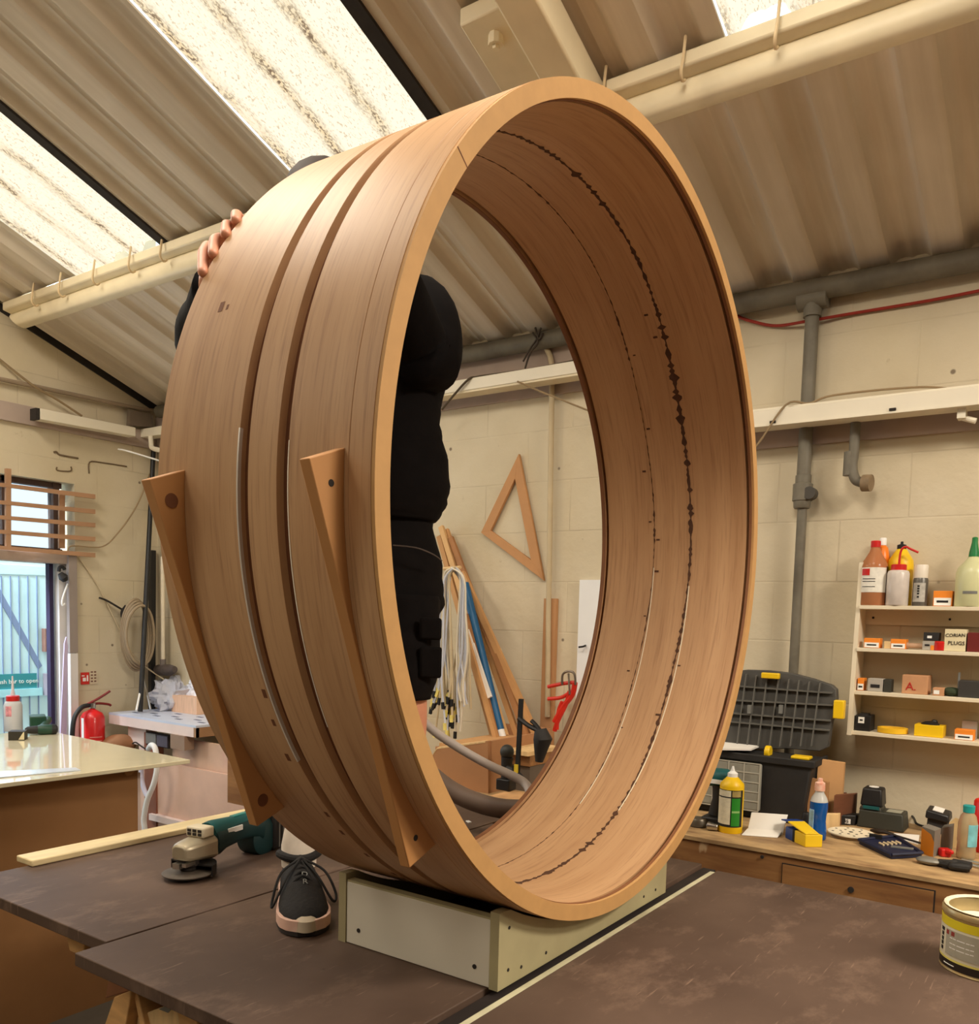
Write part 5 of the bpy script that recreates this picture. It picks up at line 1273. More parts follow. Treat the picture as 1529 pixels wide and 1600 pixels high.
single('wire_tie', 'dark twisted wire tie hanging from the eaves pipe, seen through the ring', 'wire', MB().tube([onx(845, 512, WX-.09), onx(838, 530, WX-.09), onx(828, 545, WX-.09), onx(817, 565, WX-.09)], .004, 6).tube([onx(832, 520, WX-.09), onx(840, 535, WX-.09), onx(828, 552, WX-.09), onx(820, 576, WX-.09)], .004, 6).tube([onx(836, 512, WX-.09), onx(842, 530, WX-.09), onx(848, 520, WX-.09)], .005, 6), mat('dark_wire', (64, 54, 44), .7), q)
# ---- leaning timber lengths
def lean(name, label, a, b_, w, d_, mt, Xa=WX-.04, Xb=None, cat='timber', group=None, rnd_=False):
    p = onx(*a, Xa); q = onx(*b_, Xb if Xb else WX-.16); ax = (p-q).normalized(); u, v, _ = basis(ax)
    L_ = (p-q).length
    mb = MB()
    if rnd_: mb.cyl(q, p, w/2, n=14)
    else: mb.box((p+q)/2, (w, d_, L_), (V((0, 1, 0))-ax*ax.y, ax.cross(V((0, 1, 0))-ax*ax.y), ax))
    return single(name, label, cat, mb, mt, q, group)
STK = [mat('oak_lath', (196, 148, 96), .65, var=.12, scale=8), mat('pine_lath', (214, 172, 118), .65, var=.1, scale=8), mat('brown_lath', (164, 114, 70), .65, var=.12, scale=8)]
G1 = 'timber laths leaning behind the hanging cables'
lab = ['dark brown lath leftmost in the leaning bundle above the hanging cables', 'oak lath second in the leaning bundle above the hanging cables', 'pale lath with the highest tip in the leaning bundle', 'brown lath rightmost in the leaning bundle above the hanging cables']
for i, (a, b_, k_) in enumerate((((686, 838), (770, 1150), 0), ((689, 823), (790, 1150), 1), ((697, 828), (808, 1150), 0), ((704, 840), (822, 1150), 2))):
    lean('timber_lath', lab[i], a, b_, .024, .016, STK[k_], WX-.03-.018*(i % 2), WX-.16-.02*(i % 2), group=G1)
lean('timber_lath', 'long orange-brown lath to the right of the blue tube', (722, 895), (838, 1150), .026, .02, STK[0], WX-.09, group=G1)
lean('timber_lath', 'thin brown lath close against the left side of the blue tube', (728, 960), (776, 1155), .018, .02, STK[2], WX-.16, WX-.24, group=G1)
lean('timber_lath', 'orange lath standing left of the cream strip', (727, 985), (775, 1155), .018, .02, STK[0], WX-.19, WX-.26, group=G1)
lean('cream_strip', 'cream flat strip leaning just left of the blue tube', (730, 985), (765, 1090), .022, .01, PAPER, WX-.18, WX-.22, 'strip')
lean('blue_tube', 'blue plastic tube with white lower end leaning among the laths', (726, 912), (781, 1142), .038, .03, mat('blue_plastic_tube', (24, 92, 140), .4, var=.08), WX-.12, WX-.20, 'tube', rnd_=True)
lean('tube_end', 'white end piece under the blue tube', (780.5, 1141), (785, 1158), .040, .03, SIGNW, WX-.20, WX-.205, 'tube', rnd_=True)
lean('white_tube', 'thin cream tube leaning to the right of the laths', (779, 1015), (822, 1130), .024, .02, mat('cream_tube', (232, 220, 190), .4), WX-.05, WX-.12, 'tube', rnd_=True)
# ---- hanging cables: two hanks of white flex over a peg
hk = onx(706, 888, WX-.28)
single('cable_peg', 'pale peg across the leaning laths holding the hanging white cables', 'peg', MB().cyl(hk+V((.02, .06, 0)), hk+V((-.0, -.045, .004)), .007, n=10), PINE, hk)
CW = [mat('white_flex', (222, 212, 192), .6, var=.08), mat('cream_flex', (200, 182, 148), .6, var=.08), mat('blue_white_flex', (196, 200, 212), .6, var=.06)]
rc_ = random.Random(11)
CX = WX-.30
GC = 'white flex cables hanging behind the person'
ends = []
for i in range(30):
    sidee = rc_.random() < .55
    x_top = 697+rc_.uniform(-4, 6) if sidee else 722+rc_.uniform(-5, 4)
    x_bot = (rc_.uniform(668, 712) if sidee else rc_.uniform(700, 742)); y_bot = rc_.uniform(1085, 1145)
    xm = x_top*.55+x_bot*.45+rc_.uniform(-6, 6); dX = rc_.uniform(-.05, .03)
    x_in = 708+rc_.uniform(-4, 4)
    pts = [onx(x_in, 886+rc_.uniform(0, 3), CX+dX), onx(x_top, 905+rc_.uniform(-6, 6), CX+dX), onx((x_top+xm)/2, 960, CX+dX), onx(xm, 1020, CX+dX), onx((xm+x_bot)/2+rc_.uniform(-5, 5), 1070, CX+dX), onx(x_bot, y_bot, CX+dX)]
    o = single('hanging_cable', 'white flex cable hanging from the peg behind the person', 'cable', MB().tube(pts, rc_.uniform(.0036, .0052), 6, 5), CW[i % 3], pts[0], GC)
    if x_bot < 716: ends.append((pts[-1], pts[-2]))
YT = mat('pale_yellow_tag', (232, 214, 120), .5)
for i, e_ in enumerate(ends):
    for j in (0, 1):
        q = e_[0].lerp(e_[1], j*(.25+.5*rc_.random()))+V((-.004, 0, -.010)); dd = (e_[1]-e_[0]).normalized()
        yl = (i+j) % 2 == 0
        single('cable_connector', ('small pale yellow connector' if yl else 'small black connector')+' on the ends of the hanging cables', 'connector', MB().box(q, (.009, .012, .030), (X1, dd.cross(X1), dd)), YT if yl else INK, q, 'yellow connectors on the hanging cables' if yl else 'black connectors on the hanging cables')
# ---- open MDF bin on the bench beyond
F1 = onz(676, 1250, BZ); 
def bx(x, y, X): return onx(x, y, X)
XF = 2.62
p = [bx(676, 1178, XF), bx(683, 1168, XF), bx(758, 1158, XF), bx(762, 1158, XF), bx(762, 1262, XF), bx(676, 1262, XF)]
p[4].z = BZ; p[5].z = BZ
bn = Thing('mdf_bin', 'brown open-topped board bin behind the grey hose', 'bin', (XF, (p[0].y+p[4].y)/2, BZ))
BINM = mat('bin_board', (172, 124, 84), .7, var=.06)
bn.part('front_board', MB().prism(p, (.015, 0, 0)), BINM)
bn.part('board_edge', MB().prism([p[0]+V((-.001, 0, 0)), p[1]+V((-.001, 0, 0)), p[2]+V((-.001, 0, 0)), p[2]+V((-.001, 0, -.006)), p[1]+V((-.001, 0, -.006)), p[0]+V((-.001, 0, -.006))], (.017, 0, .002)), PINE)
bn.part('side_board', MB().mm((XF+.015, p[4].y, BZ), (XF+.42, p[4].y+.012, p[3].z)), BINM)
bn.part('side_board', MB().mm((XF+.015, p[0].y, BZ), (XF+.42, p[0].y-.012, p[1].z)), BINM)
bn.part('back_board', MB().mm((XF+.42, p[4].y, BZ), (XF+.435, p[0].y, p[1].z+.06)), BINM)
bn.part('tray', MB().mm((XF+.02, p[4].y+.015, p[3].z-.05), (XF+.42, p[0].y-.015, p[3].z-.035)), MDF)
# ---- stacked wood pieces
a = onx(762, 1165, 2.75); b_ = onx(832, 1172, 2.75)
zb = a.z-.03
single('slotted_board', 'pale slotted board lying across the stack by the bin', 'board', MB().mm((2.72, a.y, a.z-.016), (2.95, b_.y, a.z)), PINE, (2.8, a.y, a.z-.016))
single('timber_block', 'brown timber block under the slotted board', 'block', MB().mm((2.74, a.y-.03, a.z-.058), (2.93, b_.y+.005, a.z-.018)), BENCH, (2.8, a.y, a.z-.058))
single('support_carton', 'grey-brown carton carrying the timber block and slotted board', 'box', MB().mm((2.75, a.y-.02, BZ), (2.92, b_.y+.01, a.z-.060)), mat('taupe_card', (104, 92, 80), .8, var=.1), (2.8, a.y, BZ))
a = onz(756, 1246, BZ+.03); b_ = onz(826, 1248, BZ+.03)
single('chunky_offcut', 'chunky pale offcut on the bench under the black sander', 'offcut', MB().prism([(a.x, a.y, BZ), (a.x+.02, b_.y, BZ), (a.x+.17, b_.y-.02, BZ), (a.x+.17, a.y, BZ)], (0, 0, .032)), mat('rough_pine', (204, 158, 108), .75, var=.2, scale=14), (a.x+.08, (a.y+b_.y)/2, BZ), bev=.003)
# black palm tool standing on it
c = onz(783, 1236, BZ+.032); c.z = BZ+.0325
s = 1/pxm(c)
bt = Thing('cordless_light', 'black cordless tool standing on its battery on the chunky offcut', 'power tool', c)
bt.part('battery', MB().box(c+V((.03, 0, 9*s)), (.05, 25*s, 18*s), (X1, Y1, Z1)), BLACK, bev=.004)
bt.part('neck', MB().loft([(c+V((.03, .002, 18*s)), 8*s), (c+V((.03, 0, 45*s)), 9*s), (c+V((.03, -.002, 52*s)), 10*s)], 14), BLACKM)
bt.part('head', MB().sph(c+V((.03, 0, 60*s)), (11*s, 11.5*s, 12*s), 16), mat('slate_black', (52, 52, 48), .5, var=.12))
# ---- quick clamp
cx_ = 2.55
a, b_ = onx(814, 1092, cx_), onx(808, 1208, cx_)
qc_ = Thing('bar_clamp', 'black one-handed bar clamp standing beside the black cordless tool', 'clamp', b_)
qc_.part('bar', MB().box((a+b_)/2, (.010, 7/pxm(a), (a-b_).length), (X1, V((0, 1, 0)), (a-b_))), INK)
qc_.part('trigger', MB().tube([onx(810, 1122, cx_), onx(826, 1134, cx_), onx(842, 1142, cx_)], .009, 8).tube([onx(830, 1126, cx_), onx(836, 1132, cx_), onx(844, 1142, cx_)], .008, 8), BLACK)
qc_.part('handle', MB().loft([(onx(844, 1140, cx_), .022), (onx(848, 1155, cx_), .034), (onx(845, 1168, cx_), .026), (onx(842, 1190, cx_), .014)], 16), BLACKM)
qc_.part('jaw', MB().box(onx(806, 1203, cx_), (.02, .02, .03), (X1, Y1, Z1)).tube([onx(792, 1200, cx_), onx(806, 1206, cx_), onx(822, 1224, cx_)], .010, 8), BLACK)
qc_.part('jaw_pad', MB().box(onx(806, 1201, cx_-.012), (.006, .014, .030), (X1, Y1, Z1)), mat('clamp_yellow', (220, 190, 50), .5), label='yellow pad')
# ---- red corner clamps on the wall
RC = mat('red_clamp_paint', (206, 40, 26), .4, var=.12)
rx = WX-.10
rk = Thing('red_clamp', 'cluster of red sprung corner clamps hanging beside the tall brown board', 'clamp', onx(880, 1130, rx))
def rt(pts, r_, n_='arm'): rk.part(n_, MB().tube([onx(*p, rx) for p in pts], r_, 8), RC)
rt(((856, 1073), (880, 1068), (898, 1066)), .008); rt(((898, 1066), (894, 1085), (880, 1104), (866, 1128)), .012)
rt(((856, 1092), (876, 1090), (890, 1082)), .008); rt(((890, 1080), (884, 1100), (872, 1125), (866, 1142)), .010); rt(((878, 1096), (872, 1112), (870, 1140)), .008)
rk.part('spring_wire', MB().tube([onx(*p, rx-.01) for p in ((878, 1070), (879, 1054), (888, 1049), (897, 1053), (899, 1070))], .005, 8), mat('dark_spring_wire', (120, 110, 100), .4, .7))
rk.part('screw', MB().cyl(onx(888, 1052, rx-.01), onx(890, 1085, rx-.01), .005, n=8), STEEL)
# ---- hoses behind the ring
HOSE = mat('grey_ribbed_hose', (176, 164, 156), .5, var=.06)
hw = atd
single('white_hose', 'pale grey hose sagging across the view through the ring', 'hose', MB().tube([hw(620, 1090, 2.62), hw(650, 1116, 2.6), hw(680, 1144, 2.6), hw(722, 1172, 2.6), hw(765, 1196, 2.6), hw(800, 1212, 2.58), hw(822, 1226, 2.56), hw(832, 1250, 2.5)], .0135, 14), HOSE, hw(832, 1250, 2.5))
single('dust_hose', 'thick dark dust extraction hose at the bottom of the view through the ring', 'hose', MB().tube([hw(660, 1200, 2.5), hw(700, 1232, 2.48), hw(740, 1252, 2.45), hw(790, 1264, 2.42), hw(850, 1262, 2.4), hw(900, 1250, 2.42)], .028, 18), mat('dark_hose', (104, 86, 74), .55, var=.08), hw(760, 1280, 2.45))
q = onz(732, 1285, TZ); single('paper_scrap', 'tiny white scrap lying on the table seen through the ring', 'scrap', MB().box(q+V((0, 0, .002)), (.010, .022, .003), (V((.8, -.5, 0)), V((.5, .8, 0)), Z1)), SIGNW, q)
# ------------------------------------------------------------------ door wall
def oy(x, y, d=0.0): return ony(x, y, WY-d)
FRM = mat('weathered_frame', (176, 158, 146), .7, var=.12, scale=8, col2=(128, 106, 96), fac2=(.55, .75))
DFR = mat('dark_window_frame', (84, 64, 58), .7, var=.15, scale=8)
REV = mat('pale_reveal', (222, 218, 216), .6, var=.04)
zh0, zh1 = oy(50, 878).z, oy(50, 862).z        # rail between window and door
xr = OX1                                        # right reveal
wx1 = oy(91, 800).x                             # right edge of the sash
wf = MB()
wz0, wz1 = zh1, OZ
wf.mm((OX0, WY+.06, wz1-.03), (xr-.04, WY+.11, wz1)); wf.mm((OX0, WY+.06, wz0), (xr-.04, WY+.11, wz0+.03)); wf.mm((wx1, WY+.05, wz0), (wx1+.035, WY+.11, wz1))
mx = oy(18, 800).x; wf.mm((mx-.02, WY+.06, wz0), (mx+.02, WY+.11, wz1))
win = struct('window_1', wf, DFR)
GL = mat('window_glass', (235, 245, 250), .05, var=0, trans=1.0, ior=1.02)
struct('pane', MB().mm((OX0, WY+.08, wz0+.03), (wx1, WY+.084, wz1-.03)), GL, parent=win)
struct('trim_5', MB().mm((OX0, WY-.01, zh0), (xr, WY+.12, zh1)), FRM, bev=.003)
jx0, jx1 = oy(109, 950, .03).x, oy(120, 950, .03).x
struct('trim_6', MB().mm((xr-.085, WY+.02, 0), (xr, WY+.15, zh0)), REV)
JMB = mat('taupe_steel_angle', (150, 138, 132), .5, var=.06)
single('steel_angle', 'tall taupe steel angle post fixed at the right side of the doorway', 'post', MB().mm((jx0-.002, WY-.03, oy(115, 1020, .03).z), (jx1+.004, WY-.001, oy(115, 862, .03).z)), JMB, (jx0, WY-.015, 0.9))
single('door_jamb_post', 'pale lilac door lining at the lower right of the doorway', 'post', MB().mm((jx0, WY-.03, 0), (jx1+.003, WY-.001, oy(115, 1021, .03).z)), REV, (jx0, WY-.015, 0))
# door leaf: ledged and braced, standing just outside
DW = mat('pale_blue_door_paint', (196, 226, 236), .55, var=.06, scale=5, col2=(170, 200, 214), fac2=(.6, .8))
dY = WY+.60; dxr = ony(77, 1000, dY).x
df = MB().mm((.9, dY, .02), (dxr, dY+.04, ony(40, 874, dY).z))
door = struct('door_1', df, DW)
dY -= .0
def dq(x, y): return ony(x, y, dY-.004)
BRC = mat('blue_grey_brace', (122, 140, 178), .6, var=.06)
struct('brace', MB().prism([dq(-10, 902), dq(-10, 922), dq(60, 1046), dq(66, 1040)], (0, .012, 0)), BRC, parent=door)
struct('ledge', MB().prism([dq(-20, 880), dq(77, 886), dq(77, 899), dq(-20, 896)], (0, .010, 0)), DW, parent=door)
for x in (4, 18, 31, 45, 59):
    struct('plank_groove', MB().mm((dq(x, 1000).x-.0025, dY-.006, .05), (dq(x, 1000).x+.0025, dY+.002, dq(x, 900).z)), BRC, parent=door)
LCK = mat('bare_wood_lock_block', (132, 96, 84), .7, var=.15)
struct('lock_block', MB().mm((dq(65, 1000).x, dY-.05, dq(68, 1018).z), (dq(74, 1000).x, dY-.006, dq(68, 982).z)), LCK, parent=door)
PB_ = mat('panic_bar_grey', (150, 140, 150), .5, var=.1)
struct('panic_bar', MB().mm((dq(67, 1060).x, dY-.06, dq(70, 1086).z), (dq(75, 1060).x, dY-.006, dq(70, 1052).z)), PB_, parent=door)
SG = mat('sign_teal_green', (50, 140, 150), .5, var=.03)
sa, sb_ = ony(-30, 1058, dY-.012), ony(57.5, 1074, dY-.012)
sgn = struct('door_sign', MB().mm((sa.x, dY-.014, sb_.z-.005), (sb_.x, dY-.006, sa.z+.012)), SG, parent=door)
cx_ = ony(8, 1066, dY-.012).x
struct('lettering', text_mb('Push bar to open', .037, V((ony(26, 1066, dY-.012).x, dY-.0155, (sa.z+sb_.z)/2+.004)), X1, Z1), SIGNW, parent=sgn)
struct('kick_panel', MB().mm((.95, dY-.02, ony(30, 1088, dY).z), (dq(64, 1080).x, dY-.004, ony(30, 1076, dY).z)), mat('pale_aqua_panel', (170, 224, 236), .5), parent=door)
struct('trim_7', MB().mm((ony(77, 1000, WY+.06).x, WY+.05, .0), (ony(83, 1000, WY+.06).x, WY+.09, zh0)), mat('dark_door_gap', (44, 34, 66), .8))
# hook and handle on the jamb
q = oy(96, 890, .02)
hkx = Thing('jamb_hook', 'black hand tool hanging on the pale jamb above the door', 'hand tool', q)
hkx.part('ring', MB().tube([oy(92, 893, .03), oy(93, 887, .03), oy(98, 886, .03), oy(101, 890, .03)], .010, 8), INK)
hkx.part('grip', MB().loft([(oy(94, 896, .03), .014), (oy(99, 902, .03), .026), (oy(102, 908, .03), .014)], 12), BLACKM)
single('string_loop', 'white cord hanging down the jamb under the black tool', 'cord', MB().tube([oy(106, 912, .02), oy(100, 928, .02), oy(97, 940, .02), oy(98, 946, .02), oy(101, 943, .02)], .005, 6), SIGNW, oy(98, 946, .02))
# lilac strips leaning in the doorway corner
LIL = mat('lilac_plastic_film', (196, 182, 214), .4, var=.08)
single('plastic_strip', 'lilac plastic strip leaning in the doorway by the extinguisher', 'strip', MB().prism([oy(94, 1160, .06), oy(104, 1160, .06), oy(106, 1010, .04), oy(104, 995, .04), oy(101, 1005, .04)], (0, .01, 0)), LIL, oy(99, 1160, .06))
# lath rack across the window
LATH = mat('brown_lath_rack', (172, 132, 100), .65, var=.1, scale=8)
rk_ = Thing('lath_rack', 'wooden rack of one upright and five horizontal laths across the window', 'rack', oy(60, 860, .05))
up = MB().prism([oy(7, 858, .03), oy(15, 858, .03), oy(15, 733, .03), (oy(7, 732, .03))], (0, -.018, 0)); rk_.part('upright', up, LATH)
rk_.part('upright', MB().prism([oy(90.5, 857, -.0), oy(100, 857, -.0), oy(100, 768, -.0), oy(91, 766, -.0)], (0, -.012, 0)), LATH)
for yl, yr in ((757, 776), (784.5, 799.5), (808, 820.5), (830.5, 842.5), (855.5, 867.5)):
    g_ = (yl-yr)/149*12
    rk_.part('lath', MB().prism([oy(-12, yl+g_+3, .05), oy(149, yr+3.4, .05), oy(149, yr-3.4, .05), oy(-12, yl+g_-3, .05)], (0, .016, 0)), LATH)
# trunking on this wall
zt_ = oy(150, 662, .1)
t3 = Thing('cable_trunking', 'cream strip light trunking above the window on the door wall', 'trunking', oy(150, 665, .12))
p = [oy(63, 655, .12), oy(63, 638, .12), oy(212, 668, .12), oy(212, 682, .12)]
t3.part('channel', MB().prism(p, (0, .07, 0)), WHITE, bev=.003)
t3.part('end_plate', MB().prism([oy(56, 655, .12), oy(62, 656, .12), oy(62, 638, .12), oy(56, 637, .12)], (0, .06, 0)), DARK)
qx = WX-.12
single('corner_trunking', 'short cream trunking leading along the back wall corner behind the ring', 'trunking', MB().prism([onx(213, 684, qx), onx(213, 672, qx), onx(300, 657, qx), onx(300, 672, qx)], (.07, 0, 0)), WHITE, onx(213, 684, qx))
single('trunking_bracket', 'small white bracket hanging under the corner trunking', 'bracket', MB().tube([onx(235, 682, qx-.01), onx(236, 692, qx-.01), onx(238, 700, qx-.01), onx(252, 704, qx-.01)], .014, 8), WHITE, onx(240, 702, qx))
single('shelf_plate', 'grey-brown plate fixed high in the corner under the roof', 'plate', MB().prism([oy(203, 640, .06), oy(238, 648, .06), oy(240, 668, .06), oy(202, 664, .06)], (0, .03, 0)), mat('taupe_plate', (116, 102, 86), .7, var=.08), oy(220, 666, .06))
# cables on the door wall
single('wall_cable', 'brown conduit sloping across the door wall below the roof', 'conduit', MB().tube([oy(-20, 588, .03), oy(60, 605, .03), oy(140, 622, .03), oy(215, 638, .03), oy(245, 642, .03)], .012, 8), mat('taupe_conduit', (150, 132, 110), .6, var=.1), oy(120, 620, .03))
single('wall_cable', 'thin dark cable falling diagonally from the top left of the door wall', 'cable', MB().tube([oy(-15, 550, .02), oy(50, 601, .05), oy(90, 625, .05), oy(128, 650, .05)], .006, 6), CAB, oy(50, 601, .05))
single('wall_cable', 'pale cord crossing the corner from the door wall to the ring', 'cord', MB().tube([oy(185, 702, .1), oy(200, 705, .2), oy(250, 720, .3)], .005, 6), SIGNW, oy(200, 705, .1))
single('wall_cable', 'thin dark cable looping from the window sill to the corner', 'cable', MB().tube([oy(106, 862, .03), oy(108, 855, .03), oy(118, 853, .03), oy(160, 854, .03), oy(185, 832, .03), oy(208, 800, .03), oy(222, 772, .03), oy(234, 740, .03)], .004, 6), CAB, oy(160, 854, .03))
single('wall_cable', 'fine pale cord running down the wall from sill to hose coil', 'cord', MB().tube([oy(122, 868, .02), oy(150, 910, .02), oy(168, 945, .02), oy(190, 990, .02), oy(200, 1012, .02), oy(225, 1040, .05), oy(272, 1072, .2)], .0045, 6), mat('string', (206, 190, 160), .7), oy(200, 1012, .02))
GRF = mat('pencil_mark', (110, 92, 70), .8)
for i, (pts, l_) in enumerate(((((84, 707), (88, 706), (92, 710), (100, 712), (110, 714), (122, 716)), 'dark hand drawn curl mark on the wall above the window'), (((89, 730), (90, 735), (110, 736), (111, 729)), 'small bracket shaped mark on the wall above the window'), (((139, 740), (140, 722), (160, 723), (198, 729)), 'hand drawn angle mark on the wall between window and corner'))):
    single('wall_mark', l_, 'mark', MB().tube([oy(*p, .002) for p in pts], .0055 if i == 0 else .004, 5, 4), GRF, oy(*pts[0], .002))
# fire sign and extinguisher
a, b_ = oy(126.5, 1051, .006), oy(139.5, 1069, .006)
fs = Thing('fire_sign', 'small red fire extinguisher sign on the door wall', 'sign', ((a.x+b_.x)/2, WY, b_.z))
fs.part('red_plate', MB().mm((a.x, WY-.006, b_.z), (b_.x, WY-.001, a.z)), mat('sign_red', (206, 44, 34), .5))
cx_, cz_ = a.x*.55+b_.x*.45, (a.z+b_.z)/2
fs.part('pictogram', MB().mm((cx_-.012, WY-.008, b_.z+.018), (cx_+.006, WY-.006, a.z-.03)).mm((cx_-.018, WY-.008, a.z-.022), (cx_-.002, WY-.006, a.z-.016)).mm((cx_+.012, WY-.008, b_.z+.018), (cx_+.02, WY-.006, a.z-.016)), SIGNW)
fs.part('white_plate', MB().mm((b_.x+.004, WY-.005, b_.z), (b_.x+.05, WY-.001, a.z)), mat('sign_cream', (214, 200, 172), .6))
for i in range(4):
    for j in range(2): fs.part('print', MB().mm((b_.x+.010+j*.020, WY-.007, b_.z+.012+i*.018), (b_.x+.022+j*.020, WY-.005, b_.z+.020+i*.018)), mat('sign_print', (120, 80, 66), .6))
c = oy(145, 1165, .12); c.z = oy(145, 1180, .12).z
s = 1/pxm(c); R0 = 17.5*s; 
ex = Thing('fire_extinguisher', 'red fire extinguisher with black hose below the red sign', 'fire extinguisher', (c.x, c.y, c.z-.12))
zt0 = oy(145, 1115, .12).z
EXR = mat('extinguisher_red', (206, 28, 30), .3, var=.04, coat=.3)
ex.part('cylinder', MB().lathe([(R0*.95, -.12), (R0, -.10), (R0, zt0-c.z-.02), (R0*.8, zt0-c.z+.005), (R0*.35, zt0-c.z+.022), (R0*.22, zt0-c.z+.026), (R0*.2, zt0-c.z+.04)], c, n=32), EXR, sharp=60)
zv = V((c.x, c.y, zt0+.04))
ex.part('valve', MB().cyl(zv-V((0, 0, .008)), zv+V((0, 0, .02)), .018, n=14), STEEL)
ex.part('lever', MB().tube([zv+V((-.03, 0, .016)), zv+V((.03, -.01, .045)), zv+V((.095, -.02, .085))], .007, 8), mat('dark_red_lever', (120, 26, 26), .4)); ex.part('lever', MB().tube([zv+V((-.03, 0, .014)), zv+V((.04, 0, .016)), zv+V((.09, -.01, .008)), zv+V((.105, -.01, .0))], .007, 8), mat('dark_red_lever', (120, 26, 26)))
ex.part('hose', MB().tube([zv+V((-.02, 0, .01)), zv+V((-.07, -.01, 0)), zv+V((-.115, -.02, -.05)), zv+V((-.135, -.03, -.14)), zv+V((-.14, -.03, -.28))], .013, 10), BLACK)
va = view_ang(c)
wrap(ex, 'label', c, R0, va-62, va-44, -.02, zt0-c.z-.02, SIGNW, .001); wrap(ex, 'label', c, R0, va-44, va-32, -.05, .05, SIGNW, .001)
for i in range(5): wrap(ex, 'label_line', c, R0, va-14, va+48, .02+i*.022, .025+i*.022, mat('label_pink', (226, 150, 140), .5), .001)
# leaning poles, broom, hose coil in the corner
single('leaning_pole', 'long black pole leaning in the corner left of the broom', 'pole', MB().cyl(oy(219, 1112, .22), oy(240, 698, .03), .014, n=12), BLACK, oy(219, 1112, .22))
single('leaning_pole', 'shorter black square bar standing against the corner', 'pole', MB().box((onx(238, 860, WX-.04)+onx(237, 1108, WX-.10))/2, (.03, .03, (onx(238, 860, WX-.04)-onx(237, 1108, WX-.10)).length), (X1, Y1, onx(238, 860, WX-.04)-onx(237, 1108, WX-.10))), BLACK, onx(237, 1108, WX-.10))
bq = onx(256, 1042, WX-.06)
br = Thing('broom', 'broom hung head down on a pale handle in the corner', 'broom', bq)
br.part('handle', MB().cyl(onx(254, 870, WX-.06), onx(254.5, 1036, WX-.06), .012, n=12), mat('cream_handle', (226, 214, 190), .5))
br.part('head', MB().loft([(onx(241, 1047, WX-.06), .018), (onx(248, 1047, WX-.06), .034), (onx(266, 1047, WX-.06), .034), (onx(273, 1046, WX-.06), .02)], 12), mat('grey_bristle', (84, 74, 70), .9, var=.2, scale=40))
br.part('socket', MB().cyl(onx(254.5, 1030, WX-.06), onx(254.5, 1040, WX-.06), .018, n=10), mat('grey_socket', (120, 110, 104), .6))
COILM = mat('taupe_hose', (156, 138, 112), .6, var=.08)
cb = MB(); cc = oy(211, 992, .08)
rv = random.Random(3)
for k_ in range(4):
    pts = []
    for i in range(25):
        a = 2*pi*i/24+k_; pts.append(cc+V((.115*(1+.12*k_/4)*cos(a)*.72, -.02*k_+.01*cos(a*2), (.21-.012*k_)*sin(a))))
    cb.tube(pts, .009, 8, 2)
single('hose_coil', 'taupe hose coiled on the wall behind the black pole', 'hose', cb, COILM, cc-V((0, 0, .22)))
single('coil_hook', 'dark hook and wire holding the hose coil', 'hook', MB().tube([oy(155, 934, .03), oy(166, 938, .03), oy(180, 946, .05), oy(200, 958, .05)], .006, 6).tube([oy(197, 947, .06), oy(191, 956, .06), oy(192, 965, .06), oy(200, 970, .06)], .010, 6), DARK, oy(190, 960, .05))
for i, ((x0, y0), (x1, y1), l_) in enumerate((((213, 1106), (223, 1060), 'pale rod leaning left of the metal tube in the corner'), ((235, 1104), (224, 1056), 'shiny metal tube leaning in the corner behind the slotted bench'))):
    single('leaning_rod', l_, 'rod', MB().cyl(oy(x0, y0+4, .30), oy(x1, y1, .12), .006, n=10), (SIGNW, STEEL)[i], oy(x0, y0+4, .30))
# ------------------------------------------------------------------ slotted bench in the corner
zb_ = .95
Aa, Bb, Cc = onz(170, 1113, zb_), onz(306, 1134, zb_), onz(225, 1105, zb_)
x0, y1 = Aa.x-.0, 4.70
X0b = onz(306, 1134, zb_).x
fb = Thing('slotted_bench', 'white topped slotted work bench in the corner beyond the ring', 'bench', (X0b+.2, 4.2, 0))
TOPW = mat('pale_blue_white_top', (206, 214, 232), .35, var=.04)
FRT = mat('pinkish_white_rail', (234, 214, 206), .6, var=.05)
p = [Aa, Bb, Bb+V((.55, .0, 0)), V((3.17, Aa.y, zb_))]
p = [V((q.x, q.y, zb_-.012)) for q in p]
tp_ = fb.part('top', MB().prism(p, (0, 0, .012)), TOPW)
fb.part('front_rail', MB().prism([p[0]-V((0, 0, .052)), p[1]-V((0, 0, .052)), p[1], p[0]], (.02, 0, 0)), FRT)
fb.part('end_rail', MB().prism([p[1]-V((0, 0, .052)), p[2]-V((0, 0, .052)), p[2], p[1]], (0, .02, 0)), mat('brown_end_rail', (164, 124, 88), .6, var=.08))
ev = (Bb-Aa); en = ev.normalized()
for i in range(7):
    for j in range(3):
        q = Aa+ev*(.14+.125*i)+V((.10+.14*j+(.05 if i % 2 else 0), 0, .0004)); q.z = zb_+.0004
        if q.x < 3.1: fb.part('slot', MB().box(q, (.018, .055, .001), (X1, en, Z1)), mat('slot_dark_blue', (62, 72, 104), .7), tp_)
pk = mat('paint_spattered_ply', (216, 182, 160), .7, var=.08, scale=6, col2=(206, 130, 140), fac2=(.50, .66))
xb = X0b+.05
a, b_ = onx(195, 1125, xb), onx(400, 1290, xb)
fb.part('front_panel', MB().mm((xb, onx(216, 1200, xb).y, .12), (xb+.02, 3.3, onx(300, 1200, xb).z)), mat('pinkish_board', (222, 184, 162), .7, var=.05))
fb.part('paint_panel', MB().mm((xb+.03, onx(262, 1180, xb).y, onx(300, 1190, xb).z-.12), (xb+.05, 3.3, zb_-.10)), pk)
